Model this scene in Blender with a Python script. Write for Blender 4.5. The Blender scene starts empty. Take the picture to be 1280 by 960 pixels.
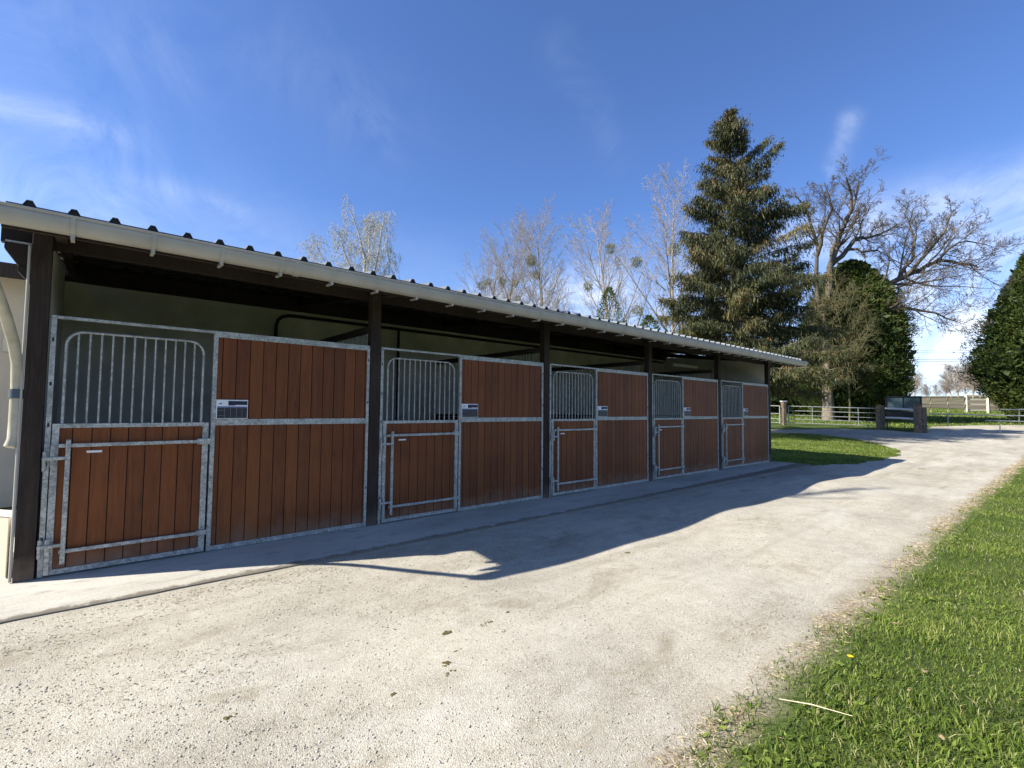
import bpy, math, random
import numpy as np
from mathutils import Vector, Matrix
rnd = random.Random(7)
rng = np.random.default_rng(7)
S = bpy.context.scene
C = S.collection
R = math.radians

# ------------------------------------------------------------------ camera
FPX, YAW, PIT, ROL = 609.03, 0.718184, 0.0517508, 0.0088368
CAM = np.array([0.3394, -6.0362, 1.5439])
_F = np.array([math.sin(YAW)*math.cos(PIT), math.cos(YAW)*math.cos(PIT), math.sin(PIT)])
_R = np.array([math.cos(YAW), -math.sin(YAW), 0.0]); _U = np.cross(_R, _F)
R2 = math.cos(ROL)*_R + math.sin(ROL)*_U; U2 = -math.sin(ROL)*_R + math.cos(ROL)*_U
cam = bpy.data.cameras.new('camera'); cam.sensor_width = 36; cam.lens = FPX/1280*36
cam.clip_end = 3000; cam.clip_start = 0.05
co = bpy.data.objects.new('camera', cam); C.objects.link(co)
co.matrix_world = Matrix(((R2[0], U2[0], -_F[0], CAM[0]), (R2[1], U2[1], -_F[1], CAM[1]), (R2[2], U2[2], -_F[2], CAM[2]), (0, 0, 0, 1)))
S.camera = co

def ray(x, y):
    return _F + (x-640)/FPX*R2 - (y-480)/FPX*U2
def at(x, y, depth):                      # real 3-D place seen at a pixel of the photograph, at a measured distance
    return Vector(CAM + ray(x, y)*depth)

def sstep(a, b, x):
    t = np.clip((x-a)/(b-a), 0, 1); return t*t*(3-2*t)
def hgt(x, y):                            # terrain height
    x = np.asarray(x, float); y = np.asarray(y, float)
    s = np.maximum(x-16, 0); s = s*s/(s+3)
    s2 = np.minimum(s, 205)
    z = 0.031*s2 + 0.0045*np.maximum(np.minimum(s, 190)-40, 0)
    z = z + 0.05*np.clip(y, -7, 9)*sstep(17, 34, x)
    near = sstep(60, 30, x)*sstep(-1.0, -1.9, y)
    z = z + near*(0.012*np.sin(1.3*x+0.7*y)+0.010*np.sin(2.9*x-1.7*y+1)+0.006*np.sin(5.1*y+0.8*x))
    z = z + sstep(-1.1, -1.9, y)*(0.07*np.exp(-((x-12.4)/1.7)**2) + 0.04*np.exp(-((x-8.0)/0.9)**2))*sstep(-4.6, -3.2, y)
    return z
def ground(x, y):                         # point of the terrain seen at a pixel
    v = ray(x, y)
    lo, t = 0.0, 0.5
    while t < 900:
        p = CAM+v*t
        if p[2] < hgt(p[0], p[1]): break
        lo = t; t *= 1.02
    for _ in range(30):
        m = (lo+t)/2; p = CAM+v*m
        if p[2] < hgt(p[0], p[1]): t = m
        else: lo = m
    return p
# ------------------------------------------------------------------ mesh helpers
class MB:
    def __init__(s): s.v = []; s.f = []; s.t = []; s.tone = 0.0; s.sm = []
    def add(s, vs, fs, smooth=False):
        b = len(s.v); s.v += [tuple(v) for v in vs]
        for f in fs: s.f.append([b+i for i in f]); s.t.append(s.tone); s.sm.append(smooth)
    def box(s, x0, x1, y0, y1, z0, z1):
        s.add([(x0,y0,z0),(x1,y0,z0),(x1,y1,z0),(x0,y1,z0),(x0,y0,z1),(x1,y0,z1),(x1,y1,z1),(x0,y1,z1)],
              [(0,3,2,1),(4,5,6,7),(0,1,5,4),(1,2,6,5),(2,3,7,6),(3,0,4,7)])
    def bar(s, a, b, w, h, up=(0,0,1)):   # rectangular bar from a to b
        a = Vector(a); b = Vector(b); d = (b-a).normalized(); u = Vector(up)
        q = d.cross(u)
        if q.length < 1e-4: q = d.cross(Vector((1,0,0)))
        q.normalize(); u = q.cross(d).normalized(); q *= w/2; u *= h/2
        s.add([a-q-u, a+q-u, a+q+u, a-q+u, b-q-u, b+q-u, b+q+u, b-q+u],
              [(0,1,2,3)[::-1], (4,5,6,7)[::-1][::-1], (0,1,5,4), (1,2,6,5), (2,3,7,6), (3,0,4,7)])
    def tube(s, pts, r, n=8, cap=True):
        pts = [Vector(p) for p in pts]; m = len(pts)
        rr = r if hasattr(r, '__len__') else [r]*m
        t0 = (pts[1]-pts[0]).normalized()
        u = t0.cross(Vector((0,0,1)))
        if u.length < 1e-3: u = t0.cross(Vector((0,1,0)))
        u.normalize(); vs = []
        for i, p in enumerate(pts):
            t = (pts[min(i+1,m-1)]-pts[max(i-1,0)])
            if t.length < 1e-9: t = t0
            t.normalize(); u = (u-t*u.dot(t))
            if u.length < 1e-6: u = t.orthogonal()
            u.normalize(); w = t.cross(u)
            for k in range(n):
                a = 2*math.pi*k/n; vs.append(p+(u*math.cos(a)+w*math.sin(a))*rr[i])
        fs = [(i*n+k, i*n+(k+1)%n, (i+1)*n+(k+1)%n, (i+1)*n+k) for i in range(m-1) for k in range(n)]
        s.add(vs, fs, True)
        if cap and n > 3:
            s.add(vs[:n], [tuple(range(n))[::-1]]); s.add(vs[-n:], [tuple(range(n))])
    def prism_y(s, prof, y0, y1):         # profile in x,z extruded along y
        n = len(prof)
        s.add([(x,y0,z) for x,z in prof]+[(x,y1,z) for x,z in prof],
              [tuple(range(n)), tuple(range(n,2*n))[::-1]]+[(i,(i+1)%n+0,(i+1)%n+n,i+n)[::-1] for i in range(n)])
    def build(s, name, mat, parent=None, bevel=0, smooth=None):
        me = bpy.data.meshes.new(name); me.from_pydata(s.v, [], s.f)
        a = me.attributes.new('tone', 'FLOAT', 'FACE'); a.data.foreach_set('value', s.t)
        me.polygons.foreach_set('use_smooth', s.sm if smooth is None else [smooth]*len(s.f))
        me.update(); me.materials.append(mat)
        o = bpy.data.objects.new(name, me); C.objects.link(o)
        if parent: o.parent = parent
        if bevel:
            m = o.modifiers.new('bevel', 'BEVEL'); m.width = bevel; m.segments = 2; m.limit_method = 'ANGLE'
        return o
def tri_mesh(name, V, F, mat, tone=None, parent=None, smooth=False):   # arrays -> mesh
    me = bpy.data.meshes.new(name)
    k = F.shape[1]
    me.vertices.add(len(V)); me.vertices.foreach_set('co', np.ascontiguousarray(V, np.float32).ravel())
    me.loops.add(F.size); me.loops.foreach_set('vertex_index', np.ascontiguousarray(F, np.int32).ravel())
    me.polygons.add(len(F)); me.polygons.foreach_set('loop_start', np.arange(0, F.size, k, dtype=np.int32))
    me.polygons.foreach_set('loop_total', np.full(len(F), k, np.int32))
    if tone is not None:
        a = me.attributes.new('tone', 'FLOAT', 'FACE'); a.data.foreach_set('value', tone.astype(np.float32))
    me.update(calc_edges=True); me.validate()
    if smooth: me.polygons.foreach_set('use_smooth', [True]*len(F))
    me.materials.append(mat)
    o = bpy.data.objects.new(name, me); C.objects.link(o)
    if parent: o.parent = parent
    return o
def tag(o, label=None, cat=None, group=None, kind=None):
    if label: o['label'] = label
    if cat: o['category'] = cat
    if group: o['group'] = group
    if kind: o['kind'] = kind
    return o
def empty(name, loc=(0,0,0), rz=0):
    o = bpy.data.objects.new(name, None); C.objects.link(o); o.location = loc; o.rotation_euler = (0,0,rz)
    o.empty_display_size = 0.2; return o
def copy_tree(o, parent=None):
    c = o.copy(); C.objects.link(c)
    for k in ('label', 'group'):
        pass
    if parent: c.parent = parent
    for ch in list(o.children): copy_tree(ch, c)
    return c
# ------------------------------------------------------------------ materials
def mat(name):
    m = bpy.data.materials.new(name); m.use_nodes = True; nt = m.node_tree
    return m, nt, nt.nodes['Principled BSDF']
def N(nt, t, **k):
    n = nt.nodes.new(t)
    for a, b in k.items():
        if a in n.inputs: n.inputs[a].default_value = b
        else: setattr(n, a, b)
    return n
def ramp(nt, fac, stops):
    r = nt.nodes.new('ShaderNodeValToRGB'); e = r.color_ramp.elements
    while len(e) < len(stops): e.new(0.5)
    for q, (p, c) in zip(e, stops): q.position = p; q.color = (c[0], c[1], c[2], 1)
    nt.links.new(fac, r.inputs[0]); return r.outputs[0]
def noise(nt, scale, detail=4, rough=0.5, vec=None, dist=0):
    n = N(nt, 'ShaderNodeTexNoise'); n.inputs['Scale'].default_value = scale
    n.inputs['Detail'].default_value = detail; n.inputs['Roughness'].default_value = rough; n.inputs['Distortion'].default_value = dist
    if vec is not None: nt.links.new(vec, n.inputs['Vector'])
    return n.outputs['Fac']
def geo(nt, scale=None):
    g = N(nt, 'ShaderNodeNewGeometry').outputs['Position']
    if scale is None: return g
    m = N(nt, 'ShaderNodeMapping'); m.inputs['Scale'].default_value = scale; nt.links.new(g, m.inputs['Vector'])
    return m.outputs[0]
def math_(nt, op, a, b=None, c=None):
    n = N(nt, 'ShaderNodeMath', operation=op)
    for i, q in enumerate((a, b, c)):
        if q is None: continue
        if isinstance(q, (int, float)): n.inputs[i].default_value = q
        else: nt.links.new(q, n.inputs[i])
    return n.outputs[0]
def mixc(nt, fac, a, b, mode='MIX'):
    n = N(nt, 'ShaderNodeMix', data_type='RGBA', blend_type=mode)
    for s, q in ((n.inputs[0], fac), (n.inputs[6], a), (n.inputs[7], b)):
        if isinstance(q, (int, float)): s.default_value = q
        elif isinstance(q, tuple): s.default_value = (*q, 1)
        else: nt.links.new(q, s)
    return n.outputs[2]
def bump(nt, bsdf, h, strength=0.5, dist=0.01):
    b = N(nt, 'ShaderNodeBump'); b.inputs['Strength'].default_value = strength; b.inputs['Distance'].default_value = dist
    nt.links.new(h, b.inputs['Height']); nt.links.new(b.outputs[0], bsdf.inputs['Normal'])
def simple(name, col, rough=0.7, metal=0, var=0.2, scale=6, bmp=0.1, spec=0.3):
    m, nt, b = mat(name)
    c = ramp(nt, noise(nt, scale, 5, 0.6, geo(nt)), [(0.3, [q*(1-var) for q in col]), (0.7, [min(1, q*(1+var)) for q in col])])
    nt.links.new(c, b.inputs['Base Color']); b.inputs['Roughness'].default_value = rough
    b.inputs['Metallic'].default_value = metal; b.inputs['Specular IOR Level'].default_value = spec
    if bmp: bump(nt, b, noise(nt, scale*8, 3, 0.6, geo(nt)), bmp, 0.004)
    return m
M = {}
# galvanised steel: mottled spangle
m, nt, b = mat('galvanised_steel')
v = N(nt, 'ShaderNodeTexVoronoi'); v.inputs['Scale'].default_value = 60; nt.links.new(geo(nt), v.inputs['Vector'])
sv = N(nt, 'ShaderNodeSeparateColor'); nt.links.new(v.outputs['Color'], sv.inputs[0])
n1 = noise(nt, 9, 5, 0.65, geo(nt))
f = math_(nt, 'ADD', math_(nt, 'MULTIPLY', sv.outputs[0], 0.35), math_(nt, 'MULTIPLY', n1, 0.75))
nt.links.new(ramp(nt, f, [(0.25, (0.17,0.18,0.165)), (0.5, (0.31,0.32,0.295)), (0.75, (0.50,0.51,0.475))]), b.inputs['Base Color'])
b.inputs['Metallic'].default_value = 0.25; b.inputs['Roughness'].default_value = 0.5
bump(nt, b, n1, 0.1, 0.002); M['galv'] = m
# reddish stained boards
def wood(name, c0, c1, c2, gs=(14, 14, 0.9), rough=0.55):
    m, nt, b = mat(name)
    at_ = N(nt, 'ShaderNodeAttribute', attribute_name='tone'); oi = N(nt, 'ShaderNodeObjectInfo')
    wn = N(nt, 'ShaderNodeTexWhiteNoise', noise_dimensions='2D')
    cb = N(nt, 'ShaderNodeCombineXYZ'); nt.links.new(at_.outputs['Fac'], cb.inputs[0]); nt.links.new(oi.outputs['Random'], cb.inputs[1])
    nt.links.new(cb.outputs[0], wn.inputs['Vector'])
    off = N(nt, 'ShaderNodeVectorMath', operation='ADD'); nt.links.new(geo(nt, gs), off.inputs[0])
    sc = N(nt, 'ShaderNodeVectorMath', operation='SCALE'); sc.inputs['Scale'].default_value = 31; nt.links.new(wn.outputs['Color'], sc.inputs[0]); nt.links.new(sc.outputs[0], off.inputs[1])
    g1 = noise(nt, 2.2, 6, 0.62, off.outputs[0], 0.9); g2 = noise(nt, 14, 3, 0.6, off.outputs[0])
    f = math_(nt, 'ADD', math_(nt, 'ADD', math_(nt, 'MULTIPLY', wn.outputs['Value'], 0.17), 0.07), math_(nt, 'ADD', math_(nt, 'MULTIPLY', g1, 0.66), math_(nt, 'MULTIPLY', g2, 0.22)))
    c = ramp(nt, f, [(0.32, c0), (0.58, c1), (0.9, c2)])
    # knots
    vk = N(nt, 'ShaderNodeTexVoronoi', feature='F1'); vk.inputs['Scale'].default_value = 1; nt.links.new(geo(nt, (7.2, 1, 2.0)), vk.inputs['Vector'])
    k = ramp(nt, vk.outputs['Distance'], [(0.03, (0.25,)*3), (0.09, (1,1,1))])
    c = mixc(nt, 0.75, c, k, 'MULTIPLY')
    # dusty splash zone with its own ragged edge at the foot of the boards
    sx = N(nt, 'ShaderNodeSeparateXYZ'); nt.links.new(geo(nt), sx.inputs[0])
    d = math_(nt, 'SUBTRACT', math_(nt, 'MULTIPLY', noise(nt, 5, 4, 0.6, geo(nt)), 0.55), sx.outputs['Z'])
    dm = ramp(nt, d, [(0.0, (0,0,0)), (0.30, (0.62,0.62,0.62))])
    c = mixc(nt, dm, c, (0.23, 0.17, 0.12))
    scf = noise(nt, 1.0, 6, 0.75, geo(nt, (9, 9, 22)), 1.5)
    c = mixc(nt, ramp(nt, scf, [(0.66, (0,0,0)), (0.72, (0.45,0.45,0.45))]), c, (0.05, 0.028, 0.018))
    fd = noise(nt, 0.9, 4, 0.6, geo(nt))
    c = mixc(nt, ramp(nt, fd, [(0.45, (0,0,0)), (0.75, (0.28,0.28,0.28))]), c, tuple(min(1, q*1.5+.01) for q in c2))
    nt.links.new(c, b.inputs['Base Color']); b.inputs['Roughness'].default_value = rough; b.inputs['Specular IOR Level'].default_value = 0.3
    bump(nt, b, g2, 0.25, 0.003)
    return m
M['board'] = wood('stained_boards', (0.066,0.0175,0.0045), (0.142,0.0390,0.0075), (0.235,0.074,0.016))
M['dark_wood'] = wood('dark_stained_timber', (0.013,0.009,0.007), (0.026,0.017,0.012), (0.062,0.044,0.032), rough=0.8)
M['cream'] = simple('cream_render', (0.72,0.69,0.62), 0.9, 0, 0.14, 2.2, 0.3)
M['cream_wall'] = simple('house_render', (0.60,0.52,0.39), 0.9, 0, 0.08, 1.5, 0.25)
M['gutter'] = simple('pale_gutter_plastic', (0.40,0.375,0.32), 0.4, 0, 0.12, 3, 0.03, 0.5)
M['pvc'] = simple('yellowed_pipe', (0.47,0.425,0.30), 0.45, 0, 0.25, 7, 0.04, 0.5)
M['collar'] = simple('slate_collar', (0.08,0.10,0.12), 0.6)
M['sheet'] = simple('roof_sheet', (0.13,0.145,0.15), 0.45, 0.3, 0.25, 3, 0.05)
M['slate'] = simple('slate_roof', (0.10,0.115,0.135), 0.6, 0, 0.2, 5, 0.2)
M['black'] = simple('black_rubber', (0.012,0.012,0.013), 0.5)
M['blackframe'] = simple('black_metal_frame', (0.02,0.022,0.023), 0.4)
M['white'] = simple('white_plastic', (0.75,0.76,0.76), 0.5, 0, 0.04, 3, 0)
M['navy'] = simple('navy_print', (0.015,0.018,0.05), 0.35, 0, 0.1, 3, 0)
M['blueprint'] = simple('blue_print', (0.03,0.06,0.22), 0.35, 0, 0.1, 3, 0)
M['greygrid'] = simple('grey_lines', (0.25,0.24,0.25), 0.5, 0, 0.1, 3, 0)
M['sleeper'] = simple('weathered_sleeper', (0.145,0.108,0.075), 0.9, 0, 0.55, 9, 0.5)
M['greyrail'] = simple('pale_weathered_rail', (0.50,0.47,0.42), 0.8, 0, 0.3, 6, 0.3)
M['creamgate'] = simple('cream_painted_timber', (0.62,0.57,0.42), 0.7, 0, 0.12, 4, 0.1)
M['oldfence'] = simple('pale_old_fence_timber', (0.24,0.21,0.14), 0.8, 0, 0.25, 4, 0.2)
m, nt, b = mat('printed_table'); at_ = N(nt, 'ShaderNodeAttribute', attribute_name='tone')
nt.links.new(ramp(nt, at_.outputs['Fac'], [(0.4,(0.012,0.012,0.022)),(0.6,(0.25,0.24,0.25))]), b.inputs['Base Color']); b.inputs['Roughness'].default_value = 0.35; M['print'] = m
M['cable'] = simple('cable', (0.03,0.03,0.035), 0.6)
M['tube_light'] = simple('lamp_housing', (0.6,0.6,0.56), 0.5, 0, 0.05, 3, 0)
M['partition'] = simple('dark_partition_boards', (0.055,0.04,0.03), 0.8, 0, 0.3, 5, 0.2)
m, nt, b = mat('glass_painted_reflection')
b.inputs['Base Color'].default_value = (0.10,0.14,0.12,1); b.inputs['Roughness'].default_value = 0.35; b.inputs['Specular IOR Level'].default_value = 0.25
c = ramp(nt, noise(nt, 1.7, 3, 0.5, geo(nt)), [(0.42,(0.05,0.075,0.065)),(0.58,(0.19,0.25,0.205))]); nt.links.new(c, b.inputs['Base Color']); M['glass'] = m  # light and dark green blotches: tree reflections put into the glass colour
# concrete apron
m, nt, b = mat('concrete')
n1 = noise(nt, 0.9, 5, 0.6, geo(nt, (0.5,1.3,1))); n2 = noise(nt, 45, 4, 0.7, geo(nt)); n3 = noise(nt, 5, 4, 0.6, geo(nt, (0.6,1.6,1)))
c = ramp(nt, math_(nt, 'ADD', math_(nt, 'MULTIPLY', n1, 0.6), math_(nt, 'MULTIPLY', n2, 0.4)), [(0.35,(0.33,0.307,0.25)),(0.5,(0.44,0.414,0.345)),(0.65,(0.55,0.523,0.445))])
c = mixc(nt, ramp(nt, n3, [(0.55,(0,0,0)),(0.72,(0.6,0.6,0.6))]), c, (0.24,0.215,0.18))
sx = N(nt, 'ShaderNodeSeparateXYZ'); nt.links.new(geo(nt), sx.inputs[0])
g_ = math_(nt, 'ADD', math_(nt, 'ADD', sx.outputs['Y'], 1.03), math_(nt, 'MULTIPLY', math_(nt, 'SUBTRACT', noise(nt, 6, 6, 0.75, geo(nt)), 0.62), 0.32))
g_ = math_(nt, 'SUBTRACT', g_, math_(nt, 'MULTIPLY', math_(nt, 'MAXIMUM', math_(nt, 'SUBTRACT', sx.outputs['X'], 7), 0), 0.035))
c = mixc(nt, ramp(nt, g_, [(0.0,(0.85,)*3),(0.05,(0,0,0))]), c, (0.15,0.125,0.09))
nt.links.new(c, b.inputs['Base Color']); b.inputs['Roughness'].default_value = 0.92; b.inputs['Specular IOR Level'].default_value = 0.2
bump(nt, b, math_(nt, 'ADD', n2, n3), 0.35, 0.006); M['concrete'] = m
TURF = [(0.32,(0.040,0.055,0.016)),(0.48,(0.068,0.095,0.024)),(0.6,(0.10,0.125,0.036)),(0.75,(0.15,0.13,0.06))]
# crushed limestone track
m, nt, b = mat('gravel')
P0 = geo(nt)
M['gravel'] = m
v = N(nt, 'ShaderNodeTexVoronoi'); v.inputs['Scale'].default_value = 150; nt.links.new(P0, v.inputs['Vector'])
sv = N(nt, 'ShaderNodeSeparateColor'); nt.links.new(v.outputs['Color'], sv.inputs[0])
big = noise(nt, 0.55, 5, 0.6, geo(nt, (0.45,1.3,1))); mid = noise(nt, 4.5, 6, 0.7, P0); fine = noise(nt, 60, 5, 0.8, P0)
f = math_(nt, 'ADD', math_(nt, 'MULTIPLY', big, 0.32), math_(nt, 'ADD', math_(nt, 'MULTIPLY', mid, 0.25), math_(nt, 'ADD', math_(nt, 'MULTIPLY', fine, 0.28), math_(nt, 'MULTIPLY', sv.outputs[0], 0.15))))
c = ramp(nt, f, [(0.30,(0.15,0.130,0.095)),(0.41,(0.315,0.284,0.220)),(0.54,(0.445,0.408,0.326)),(0.68,(0.58,0.543,0.45))])
st = noise(nt, 1.4, 6, 0.7, geo(nt, (0.6,1.4,1)), 0.5)
c = mixc(nt, ramp(nt, st, [(0.56,(0,0,0)),(0.72,(0.8,0.8,0.8))]), c, (0.235,0.195,0.13))
pale = noise(nt, 0.9, 6, 0.7, geo(nt, (0.5,1.2,1)), 0.8)
c = mixc(nt, ramp(nt, pale, [(0.55,(0,0,0)),(0.75,(0.6,0.6,0.6))]), c, (0.56,0.535,0.465))
ruts = noise(nt, 1.0, 5, 0.6, geo(nt, (0.16,2.1,1)), 0.3)
c = mixc(nt, ramp(nt, ruts, [(0.52,(0,0,0)),(0.70,(0.42,0.42,0.42))]), c, (0.235,0.20,0.145))
# worn, dirtier ground in front of the stalls
sx = N(nt, 'ShaderNodeSeparateXYZ'); nt.links.new(P0, sx.inputs[0])
dd = math_(nt, 'ADD', sx.outputs['Y'], math_(nt, 'MULTIPLY', noise(nt, 1.1, 5, 0.65, P0), 2.2))
dd = math_(nt, 'MULTIPLY', ramp(nt, dd, [(-0.0,(0,0,0)),(0.5,(1,1,1))]), ramp(nt, mid, [(0.4,(0.1,)*3),(0.65,(0.7,)*3)]))
c = mixc(nt, dd, c, (0.17,0.14,0.10))
# ragged earthy edge against the grass verge
xe = math_(nt, 'MULTIPLY', math_(nt, 'MAXIMUM', math_(nt, 'SUBTRACT', sx.outputs['X'], 12), 0), 0.018)
ee = math_(nt, 'ADD', math_(nt, 'ADD', sx.outputs['Y'], xe), 4.80)
ee = math_(nt, 'ADD', ee, math_(nt, 'MULTIPLY', math_(nt, 'SUBTRACT', noise(nt, 2.6, 6, 0.7, P0), 0.5), 0.75))
er = ramp(nt, math_(nt, 'MULTIPLY', math_(nt, 'ADD', ee, 0.25), 2.0), [(0.0,(1,1,1)),(0.85,(0,0,0))])
c = mixc(nt, er, c, ramp(nt, fine, [(0.35,(0.13,0.10,0.06)),(0.65,(0.34,0.275,0.18))]))
e0 = math_(nt, 'ADD', math_(nt, 'ADD', sx.outputs['Y'], xe), 4.80)
e0 = math_(nt, 'ADD', e0, math_(nt, 'MULTIPLY', math_(nt, 'SUBTRACT', noise(nt, 7, 5, 0.7, P0), 0.5), 0.22))
er2 = ramp(nt, math_(nt, 'MULTIPLY', math_(nt, 'ADD', e0, 0.24), 7.0), [(0.0,(1,1,1)),(1.0,(0,0,0))])
tf = math_(nt, 'ADD', math_(nt, 'MULTIPLY', noise(nt, 0.6, 5, 0.6, geo(nt)), 0.5), math_(nt, 'MULTIPLY', noise(nt, 30, 4, 0.7, geo(nt)), 0.5))
c = mixc(nt, er2, c, ramp(nt, tf, TURF))
nt.links.new(c, b.inputs['Base Color']); b.inputs['Roughness'].default_value = 0.95; b.inputs['Specular IOR Level'].default_value = 0.1
h = math_(nt, 'ADD', math_(nt, 'MULTIPLY', v.outputs['Distance'], -0.55), math_(nt, 'ADD', math_(nt, 'MULTIPLY', fine, 0.25), math_(nt, 'MULTIPLY', mid, 1.6)))
bump(nt, b, h, 0.45, 0.014); M['gravel'] = m
# soil and short turf
m, nt, b = mat('turf')
f = math_(nt, 'ADD', math_(nt, 'MULTIPLY', noise(nt, 0.6, 5, 0.6, geo(nt)), 0.5), math_(nt, 'MULTIPLY', noise(nt, 30, 4, 0.7, geo(nt)), 0.5))
c = ramp(nt, f, TURF)
nt.links.new(c, b.inputs['Base Color']); b.inputs['Roughness'].default_value = 0.95; b.inputs['Specular IOR Level'].default_value = 0.1
bump(nt, b, noise(nt, 40, 4, 0.7, geo(nt)), 0.9, 0.03); M['turf'] = m
m, nt, b = mat('dirt')
c = ramp(nt, noise(nt, 12, 6, 0.7, geo(nt)), [(0.3,(0.16,0.12,0.075)),(0.55,(0.27,0.22,0.15)),(0.75,(0.38,0.33,0.24))])
nt.links.new(c, b.inputs['Base Color']); b.inputs['Roughness'].default_value = 0.95
bump(nt, b, noise(nt, 60, 4, 0.7, geo(nt)), 0.8, 0.02); M['dirt'] = m
def leafmat(name, stops, trans=0.35, rough=0.6):
    m, nt, b = mat(name)
    a = N(nt, 'ShaderNodeAttribute', attribute_name='tone')
    c = ramp(nt, a.outputs['Fac'], stops)
    nt.links.new(c, b.inputs['Base Color']); b.inputs['Roughness'].default_value = rough; b.inputs['Specular IOR Level'].default_value = 0.25
    if trans:
        t = N(nt, 'ShaderNodeBsdfTranslucent'); nt.links.new(c, t.inputs[0])
        mx = N(nt, 'ShaderNodeMixShader'); mx.inputs[0].default_value = trans
        nt.links.new(b.outputs[0], mx.inputs[1]); nt.links.new(t.outputs[0], mx.inputs[2])
        nt.links.new(mx.outputs[0], nt.nodes['Material Output'].inputs[0])
    return m
M['grass'] = leafmat('grass_blades', [(0,(0.050,0.088,0.013)),(0.42,(0.135,0.200,0.028)),(0.8,(0.265,0.330,0.060)),(0.93,(0.38,0.36,0.13)),(1,(0.54,0.46,0.27))], 0.4)
M['thuja'] = leafmat('conifer_sprays', [(0,(0.022,0.038,0.009)),(0.5,(0.070,0.100,0.019)),(1,(0.175,0.200,0.044))], 0.25)
M['spruce'] = leafmat('spruce_needles', [(0,(0.022,0.030,0.013)),(0.5,(0.062,0.072,0.026)),(0.85,(0.145,0.130,0.048)),(1,(0.22,0.15,0.065))], 0.2)
M['cone'] = leafmat('cones', [(0,(0.18,0.08,0.035)),(1,(0.36,0.19,0.09))], 0)
M['mistle'] = leafmat('mistletoe_leaves', [(0,(0.11,0.12,0.022)),(1,(0.27,0.25,0.07))], 0.3)
M['catkin'] = leafmat('young_leaves', [(0,(0.22,0.22,0.06)),(1,(0.42,0.38,0.15))], 0.4)
M['straw'] = leafmat('straw', [(0,(0.17,0.115,0.06)),(0.5,(0.42,0.32,0.18)),(1,(0.66,0.56,0.37))], 0.1)
M['stone'] = leafmat('stones', [(0,(0.22,0.195,0.15)),(0.5,(0.40,0.365,0.295)),(1,(0.60,0.56,0.47))], 0, 0.9)
M['bark'] = simple('grey_brown_bark', (0.20,0.165,0.12), 0.9, 0, 0.35, 7, 0.6)
M['bark_dark'] = simple('dark_brown_bark', (0.11,0.09,0.068), 0.9, 0, 0.35, 7, 0.5)
M['bark_pale'] = simple('pale_bark', (0.33,0.28,0.215), 0.9, 0, 0.3, 7, 0.3)
M['bark_twig'] = simple('grey_twig_bark', (0.30,0.255,0.21), 0.9, 0, 0.3, 7, 0.3)
M['bark_birch'] = simple('birch_bark', (0.42,0.39,0.33), 0.85, 0, 0.3, 5, 0.3)
M['bark_far_haze'] = simple('far_bark_hazed', (0.30,0.25,0.195), 0.9, 0, 0.2, 2, 0)  # distance haze put into the bark colour as a paler tone
M['dung'] = simple('dung', (0.11,0.09,0.032), 0.95, 0, 0.5, 60, 0.6)
M['yellow'] = simple('dandelion_yellow', (0.85,0.62,0.02), 0.6, 0, 0.1, 60, 0)
M['stem'] = simple('green_stem', (0.10,0.2,0.04), 0.6)
M['leaf_dry'] = simple('dry_leaf', (0.30,0.215,0.12), 0.8, 0, 0.4, 40, 0.3)
M['straw_stick'] = simple('bleached_straw', (0.62,0.54,0.36), 0.7, 0, 0.2, 20, 0.1)

# ------------------------------------------------------------------ ground
def terrain_axis(a, b, step0, far, grow=1.12):
    xs = list(np.arange(a, b+1e-6, step0)); st = step0; x = b
    while x < far: st *= grow; x += st; xs.append(x)
    st = step0; x = a
    while x > -far: st *= grow; x -= st; xs.insert(0, x)
    return np.array(xs)
def sheet(name, xs, ys, dz, material, maskf=None):
    X, Y = np.meshgrid(xs, ys, indexing='ij'); Z = hgt(X, Y)+dz
    V = np.stack([X, Y, Z], -1).reshape(-1, 3); ny = len(ys)
    I, J = np.meshgrid(np.arange(len(xs)-1), np.arange(ny-1), indexing='ij'); I = I.ravel(); J = J.ravel()
    F = np.stack([I*ny+J, (I+1)*ny+J, (I+1)*ny+J+1, I*ny+J+1], -1)
    if maskf is not None:
        cx = V[F].mean(1); F = F[maskf(cx[:,0], cx[:,1])]
        used = np.unique(F); remap = np.full(len(V), -1); remap[used] = np.arange(len(used)); V = V[used]; F = remap[F]
    o = tri_mesh(name, V, F, material, smooth=True); tag(o, kind='structure'); return o
xs = terrain_axis(-4, 60, 0.25, 1500); ys = terrain_axis(-12, 12, 0.25, 1500)
sheet('ground', xs, ys, -0.004, M['turf'])
M['field'] = simple('winter_field', (0.13,0.105,0.055), 0.95, 0, 0.35, 0.12, 0)
fx = np.concatenate([np.arange(78, 120, 4), np.arange(120, 1400, 40)]); fy = np.concatenate([np.arange(-1200, -80, 60), np.arange(-80, 120, 5), np.arange(120, 1200, 60)])
sheet('far_field', fx, fy, 0.03, M['field'])
def pnoise(x, y):
    return (np.sin(2.1*x+1.3*y)+np.sin(4.7*x-2.9*y+1.1)*0.6+np.sin(9.1*x+5.3*y)*0.35+np.sin(17.3*x-3*y+2)*0.22)/2.2
def inpoly(px, py, poly):
    c = np.zeros(px.shape, bool); n = len(poly)
    for i in range(n):
        x0, y0 = poly[i]; x1, y1 = poly[(i+1) % n]
        k = ((y0 > py) != (y1 > py)) & (px < (x1-x0)*(py-y0)/((y1-y0)+1e-12)+x0); c ^= k
    return c
lawn = [tuple(ground(x, y)[:2]) for x, y in [(955,579),(985,581),(1030,582),(1075,580),(1103,574),(1126,569),(1124,563),(1098,555),(1066,548.5),(1030,544),(1000,542),(940,541)]]
lawn = lawn + [(19.0, 7.0), (16.3, 2.0)]
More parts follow.
